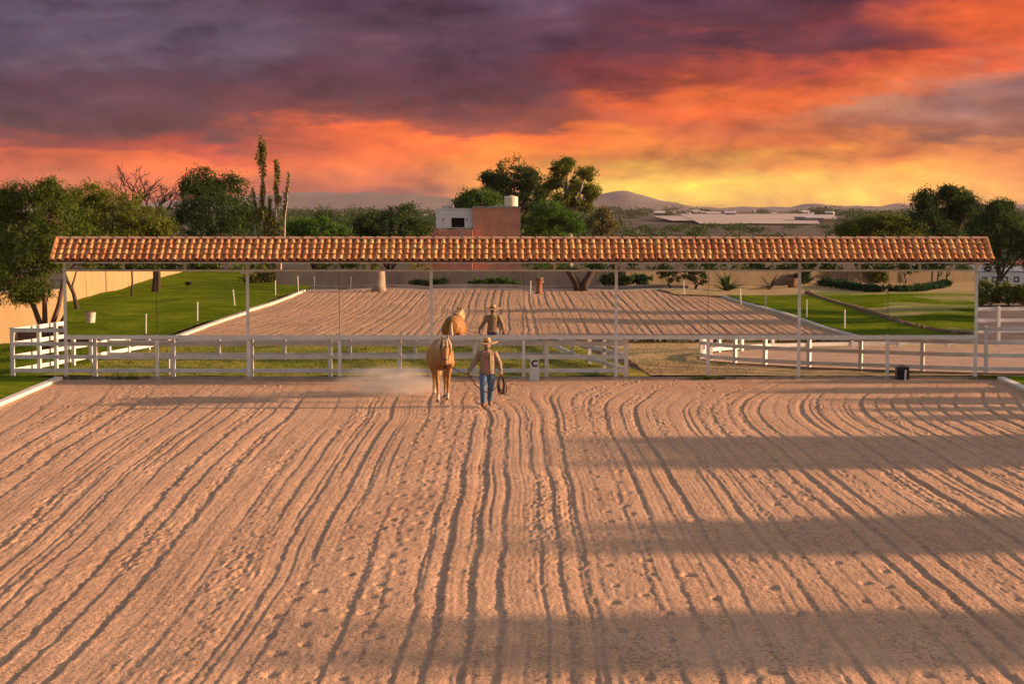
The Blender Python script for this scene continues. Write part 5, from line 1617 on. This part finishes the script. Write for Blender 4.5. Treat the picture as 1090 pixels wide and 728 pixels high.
MAN = (X(518.5, 50.9), 50.9)
def build_man():
    root = thing('person', 'person in wide straw hat and tan jacket leading the horse', 'person', (MAN[0], MAN[1], -.01), R(3))
    # joints (x to the viewer's right, -y towards the viewer)
    LH = Vector((-.50, -.06, .845)); RH = Vector((.375, -.04, .835))
    b = MB()
    def limb(b, pts, rad, n=12): b.tube(pts, rad, n)
    # torso, neck, head
    b.ellrings([oval((0, 0, .84), .10, .08), ((0, 0, .88), (.155, 0, 0), (0, .105, 0)), ((0, 0, .98), (.160, 0, 0), (0, .115, 0)), ((0, -.01, 1.10), (.150, 0, 0), (0, .110, 0)), ((0, -.01, 1.24), (.170, 0, 0), (0, .118, 0)),
                ((0, 0, 1.36), (.180, 0, 0), (0, .108, 0)), ((0, 0, 1.42), (.13, 0, 0), (0, .085, 0)), ((0, -.005, 1.455), (.062, 0, 0), (0, .062, 0)), ((0, -.015, 1.52), (.056, 0, 0), (0, .06, 0))], 18)
    b.ellrings([((0, -.03, 1.475), (.035, 0, 0), (0, .045, 0)), ((0, -.04, 1.50), (.056, 0, 0), (0, .07, 0)), ((0, -.035, 1.545), (.069, 0, 0), (0, .088, 0)), ((0, -.028, 1.60), (.074, 0, 0), (0, .096, 0)), ((0, -.022, 1.65), (.074, 0, 0), (0, .096, 0)), ((0, -.018, 1.69), (.06, 0, 0), (0, .08, 0)), ((0, -.015, 1.715), (.025, 0, 0), (0, .03, 0))], 18)
    # nose, ears, lips
    b.tube([(0, -.118, 1.605), (0, -.132, 1.578), (0, -.142, 1.560), (0, -.122, 1.552)], [.010, .014, .019, .012], 8)
    for s in (-1, 1):
        b.ellrings([((s*.070, -.02, 1.545), (.008, 0, 0), (0, .014, 0)), ((s*.080, -.015, 1.57), (.010, 0, 0), (0, .022, 0)), ((s*.080, -.012, 1.60), (.010, 0, 0), (0, .022, 0)), ((s*.072, -.012, 1.62), (.006, 0, 0), (0, .012, 0))], 8)
    b.tube([(-.028, -.112, 1.525), (0, -.122, 1.527), (.028, -.112, 1.525)], [.006, .010, .006], 6)
    # arms: one reaching out with the lead, one hanging with the coil
    for s, sh, elb, hand in ((-1, (-.195, 0, 1.36), (-.335, .03, 1.12), LH), (1, (.195, 0, 1.36), (.315, .04, 1.10), RH)):
        limb(b, [(s*.12, 0, 1.365), sh, elb], [.062, .058, .043])
        w = Vector(hand) + Vector((-s*.03, .005, .075))
        limb(b, [elb, Vector(elb).lerp(w, .35), w], [.043, .041, .027])
        # palm
        d = (Vector(hand) - w).normalized()
        b.tube([w, w + d * .035, w + d * .085], [.024, .034, .034], 10, .55)
        # curled fingers closing on the rope
        for i, (off, L) in enumerate(((-.030, .034), (-.010, .038), (.010, .036), (.029, .029))):
            k = w + d * .085 + Vector((0, off, 0))
            in_ = Vector((-s * .6, 0, 0))
            b.tube([k - d * .02, k + d * L * .75, k + d * L + in_ * .035, k + d * L * .35 + in_ * .075, k - d * .008 + in_ * .07], [.0095, .0092, .009, .0085, .007], 7)
        th = w + d * .03 + Vector((0, -.03, 0))
        b.tube([th, th + Vector((-s*.012, -.022, -.022)), th + Vector((-s*.032, -.018, -.045)), th + Vector((-s*.045, -.004, -.058))], [.013, .012, .0105, .008], 7)
    # legs mid stride: near leg planted forward, far leg pushing off
    A_ = [(-.09, 0, .88), (-.105, -.06, .66), (-.110, -.10, .47), (-.108, -.09, .30), (-.10, -.10, .10)]
    B_ = [(.09, 0, .88), (.095, .02, .66), (.092, .03, .48), (.085, .16, .32), (.078, .27, .15)]
    for pts in (A_, B_): limb(b, pts, [.098, .082, .058, .054, .038])
    b.tube([(-.10, -.08, .06), (-.105, -.16, .045), (-.11, -.25, .035)], [.042, .040, .030], 8)
    b.tube([(.078, .28, .12), (.078, .22, .055), (.078, .15, .03)], [.040, .040, .030], 8)
    body = fuse(b, 'body', MT['skin'], root, .0085, 2)
    for s in (-1, 1):
        e = MB(); e.ellrings([oval((s*.030, -.112, 1.60), .004, .004), oval((s*.030, -.118, 1.60), .013, .009), oval((s*.030, -.121, 1.60), .004, .003)], 8)
        e.build('eye', MT['eye'], root, True)
    # jeans
    j = MB()
    j.ellrings([((0, 0, .80), (.12, 0, 0), (0, .10, 0)), ((0, 0, .86), (.172, 0, 0), (0, .122, 0)), ((0, 0, .96), (.170, 0, 0), (0, .124, 0)), ((0, 0, 1.02), (.162, 0, 0), (0, .120, 0))], 18)
    for pts in (A_, B_):
        q = [Vector(p) for p in pts]
        q[-1] = q[-2].lerp(q[-1], .95)
        s = 1 if q[0].x > 0 else -1
        q = [Vector((p.x + s*.002, p.y, p.z)) for p in q]
        # folds: radius wavers down the shin
        path = [q[0], q[0].lerp(q[1], .5), q[1], q[1].lerp(q[2], .6), q[2], q[2].lerp(q[3], .5), q[3], q[3].lerp(q[4], .35), q[3].lerp(q[4], .6), q[3].lerp(q[4], .8), q[4]]
        j.tube(path, [.116, .108, .098, .086, .080, .080, .076, .080, .073, .081, .076], 14)
    fuse(j, 'jeans', MT['denim'], root, .011, 2)
    # boots
    for nm, an, toe in (('a', Vector((-.10, -.10, .10)), Vector((-.112, -.255, .035))), ('b', Vector((.078, .27, .15)), Vector((.078, .135, .032)))):
        o = MB()
        d = toe - an
        o.tube([an + Vector((0, .01, .09)), an, an + Vector((0, -.02, -.05)), an + d * .45 + Vector((0, 0, -.025)), an + d * .75, toe, toe + Vector((0, -.03, 0))], [.062, .056, .058, .054, .050, .040, .018], 10)
        if nm == 'a': o.box((an.x-.036, an.y-.015, .0), (an.x+.036, an.y+.055, .045))
        fuse(o, 'boot', MT['boot'], root, .009, 2)
    # jacket with sleeves, open front over the shirt
    k = MB()
    k.ellrings([((0, .005, .84), (.215, 0, 0), (0, .150, 0)), ((0, 0, .90), (.205, 0, 0), (0, .150, 0)), ((0, 0, 1.00), (.192, 0, 0), (0, .142, 0)), ((0, -.005, 1.12), (.188, 0, 0), (0, .140, 0)), ((0, -.005, 1.25), (.198, 0, 0), (0, .142, 0)), ((0, 0, 1.355), (.205, 0, 0), (0, .128, 0)), ((0, 0, 1.415), (.15, 0, 0), (0, .105, 0)), ((0, 0, 1.455), (.085, 0, 0), (0, .082, 0)), ((0, 0, 1.475), (.078, 0, 0), (0, .078, 0))], 20)
    for s, sh, elb, hand in ((-1, (-.195, 0, 1.36), (-.335, .03, 1.12), LH), (1, (.195, 0, 1.36), (.315, .04, 1.10), RH)):
        w = Vector(hand) + Vector((-s*.028, .005, .082))
        e = Vector(elb)
        k.tube([(s*.10, 0, 1.36), sh, Vector(sh).lerp(e, .5), e, e.lerp(w, .3), e.lerp(w, .6), e.lerp(w, .8), w], [.085, .086, .076, .068, .066, .056, .060, .052], 12)
    fuse(k, 'jacket', MT['jacket'], root, .012, 2)
    p = MB()
    rows = []
    for z_, hw in ((.835, .085), (.95, .075), (1.08, .072), (1.20, .078), (1.32, .075), (1.42, .045), (1.46, .035)):
        yb = {.835: -.150, .95: -.150, 1.08: -.146, 1.20: -.150, 1.32: -.142, 1.42: -.112, 1.46: -.092}[z_]
        rows.append([Vector((x_ * hw - .012, yb - .004 + .30 * (x_ * hw) ** 2 / .12 * .1, z_)) for x_ in (-1, -.5, 0, .5, 1)] + [Vector((x_ * hw - .012, yb + .02, z_)) for x_ in (1, .5, 0, -.5, -1)])
    p.rings(rows)
    p.build('shirt', MT['shirt'], root, True)
    em = MB()
    em.tube([(-.012 + .047 * math.cos(R(a)), -.160, 1.235 + .047 * math.sin(R(a))) for a in range(-40, 231, 18)], .006, 6)
    em.build('emblem', MT['leather'], root, True)
    for s in (-1, 1):
        c = MB(); c.tube([(s*.055 - .012 + s*.02, -.135, 1.43), (s*.085 - .012, -.150, 1.30), (s*.088 - .012, -.158, 1.10), (s*.10 - .012, -.158, .84)], [.016, .018, .014, .016], 7, .6)
        c.build('lapel', MT['jacket'], root, True)
    # beard and hair
    h = MB()
    h.ellrings([((0, -.075, 1.455), (.028, 0, 0), (0, .03, 0)), ((0, -.085, 1.48), (.050, 0, 0), (0, .045, 0)), ((0, -.07, 1.515), (.066, 0, 0), (0, .060, 0)), ((0, -.06, 1.545), (.072, 0, 0), (0, .058, 0))], 14)
    h.build('beard', MT['beard'], root, True)
    h = MB()
    h.ellrings([((0, .02, 1.53), (.072, 0, 0), (0, .06, 0)), ((0, .015, 1.58), (.082, 0, 0), (0, .082, 0)), ((0, .01, 1.63), (.083, 0, 0), (0, .084, 0)), ((0, 0, 1.655), (.080, 0, 0), (0, .10, 0))], 16)
    h.build('hair', MT['beard'], root, True)
    # straw hat: drooping wavy brim, creased crown, band
    t = MB()
    n = 40
    def brim(r_, dz, th):
        return [Vector((r_ * (1.0 + .03*math.cos(2*a)) * math.cos(a), r_ * .96 * math.sin(a) - .02, 1.648 + dz + th + (r_ > .12) * (.030 * math.cos(a) ** 2 * (r_ / .24) - .028 * (r_ / .24) * (math.sin(a) ** 2)) )) for a in [2*math.pi*i/n for i in range(n)]]
    t.rings([brim(.088, .0, -.004), brim(.16, -.006, -.004), brim(.265, -.014, -.004), brim(.270, -.012, 0), brim(.265, -.010, .005), brim(.16, 0, .005), brim(.100, .006, .006),
             [Vector((.096*math.cos(a), .118*math.sin(a) - .02, 1.70)) for a in [2*math.pi*i/n for i in range(n)]],
             [Vector((.088*math.cos(a), .108*math.sin(a) - .02, 1.755)) for a in [2*math.pi*i/n for i in range(n)]],
             [Vector((.070*math.cos(a), .088*math.sin(a) - .02, 1.775 - .004*math.cos(2*a))) for a in [2*math.pi*i/n for i in range(n)]],
             [Vector((.03*math.cos(a), .05*math.sin(a) - .02, 1.757)) for a in [2*math.pi*i/n for i in range(n)]]])
    hat = t.build('straw_hat', MT['straw'], root, True)
    bd = MB(); bd.rings([[Vector((r_*math.cos(a), (r_ + .021)*math.sin(a) - .02, z_)) for a in [2*math.pi*i/n for i in range(n)]] for r_, z_ in ((.1035, 1.664), (.1015, 1.69))], cap=False)
    bd.build('hat_band', MT['leather'], hat, True)
    return root, LH, RH
man, LH, RH = build_man()
bpy.context.view_layer.update()
mw = man.matrix_world
hw_ = horse.matrix_world
def curve_pts(ctrl, n=40):
    ctrl = [Vector(c) for c in ctrl]
    c = [ctrl[0] * 2 - ctrl[1]] + ctrl + [ctrl[-1] * 2 - ctrl[-2]]
    out = []
    for i in range(1, len(c) - 2):
        for k in range(n // (len(ctrl) - 1)):
            t = k / (n // (len(ctrl) - 1))
            out.append(.5 * ((2*c[i]) + (c[i+1]-c[i-1])*t + (2*c[i-1]-5*c[i]+4*c[i+1]-c[i+2])*t*t + (3*c[i]-c[i-1]-3*c[i+1]+c[i+2])*t*t*t))
    return out + [ctrl[-1]]
ra = hw_ @ Vector((.035, -1.24, 1.065))
rb = mw @ (LH + Vector((.035, 0, -.035)))
rc = mw @ Vector((-.22, -.26, .50))
rd = mw @ Vector((.02, -.30, .39))
re_ = mw @ Vector((.22, -.24, .52))
rf = mw @ (RH + Vector((-.02, -.01, -.035)))
b = MB()
b.tube(curve_pts([ra, ra.lerp(rb, .5) + Vector((0, 0, -.06)), rb], 24), .013, 7)
b.tube(curve_pts([rb, rb.lerp(rc, .45) + Vector((0, -.03, -.02)), rc, rd, re_, rf], 45), .013, 7)
rope = b.build('lead_rope', MT['rope'], None, True)
tag(rope, 'dark lead rope sagging between the horse halter and the person', 'rope')
b = MB()
rr = random.Random(3)
top = mw @ (RH + Vector((-.02, 0, -.03)))
for k in range(7):
    w_ = rr.uniform(.06, .12); L = rr.uniform(.36, .54); cx = rr.uniform(-.05, .06); ry = rr.uniform(-.5, .5)
    pts = []
    for i in range(25):
        a = 2 * math.pi * i / 24
        lx = math.sin(a) * w_ * (1 - .35 * math.cos(a)) + cx * (1 - math.cos(a)) * .5
        lz = -(1 - math.cos(a)) * .5 * L
        pts.append(top + Vector((lx * math.cos(ry), lx * math.sin(ry) + rr.uniform(-.003, .003), lz)))
    b.tube(pts, .012, 6)
coil = b.build('rope_coil', MT['rope'], None, True)
tag(coil, 'dark coiled rope hanging from the hand away from the horse', 'rope')

# ------------------------------------------------------------------ dust and haze
def volume_mat(name, density, color, aniso=0.2, cloud=False):
    m = bpy.data.materials.new(name)
    m.use_nodes = True
    nt = m.node_tree
    nt.nodes.clear()
    gg = G(nt)
    v = gg.n('ShaderNodeVolumePrincipled')
    v.inputs['Color'].default_value = (*color, 1)
    v.inputs['Anisotropy'].default_value = aniso
    v.inputs['Density'].default_value = density
    if cloud:
        co = gg.n('ShaderNodeTexCoord').outputs['Object']
        ln = gg.n('ShaderNodeVectorMath', operation='LENGTH')
        nt.links.new(co, ln.inputs[0])
        fall = gg.step(ln.outputs['Value'], .15, 1.0, 1.0, 0.0)
        n = gg.noise(co, 2.6, 4, .6)
        dn = gg.m('MULTIPLY', gg.m('MULTIPLY', fall, gg.step(n, .32, .72)), density)
        nt.links.new(dn, v.inputs['Density'])
    o = gg.n('ShaderNodeOutputMaterial')
    nt.links.new(v.outputs[0], o.inputs['Volume'])
    return m
b = MB(); n = 16
b.rings([[Vector((math.sin(math.pi*(j+.02)/10.04)*math.cos(2*math.pi*i/n), math.sin(math.pi*(j+.02)/10.04)*math.sin(2*math.pi*i/n), -math.cos(math.pi*(j+.02)/10.04))) for i in range(n)] for j in range(11)])
dust = b.build('dust_cloud', volume_mat('dust', 2.0, (.97, .84, .74), 0.1, True))
dust.location = (X(418, 54.4), 54.4, .25)
dust.scale = (1.9, 1.6, .60)
tag(dust, 'thin cloud of dust kicked up behind the horse', 'dust', kind='stuff')
b = MB(); b.box((-5200, -400, -1.3), (5200, 5400, 95))
haze = b.build('haze', volume_mat('haze_air', 0.00005, (.58, .42, .54), 0.0))
tag(haze, kind='stuff')
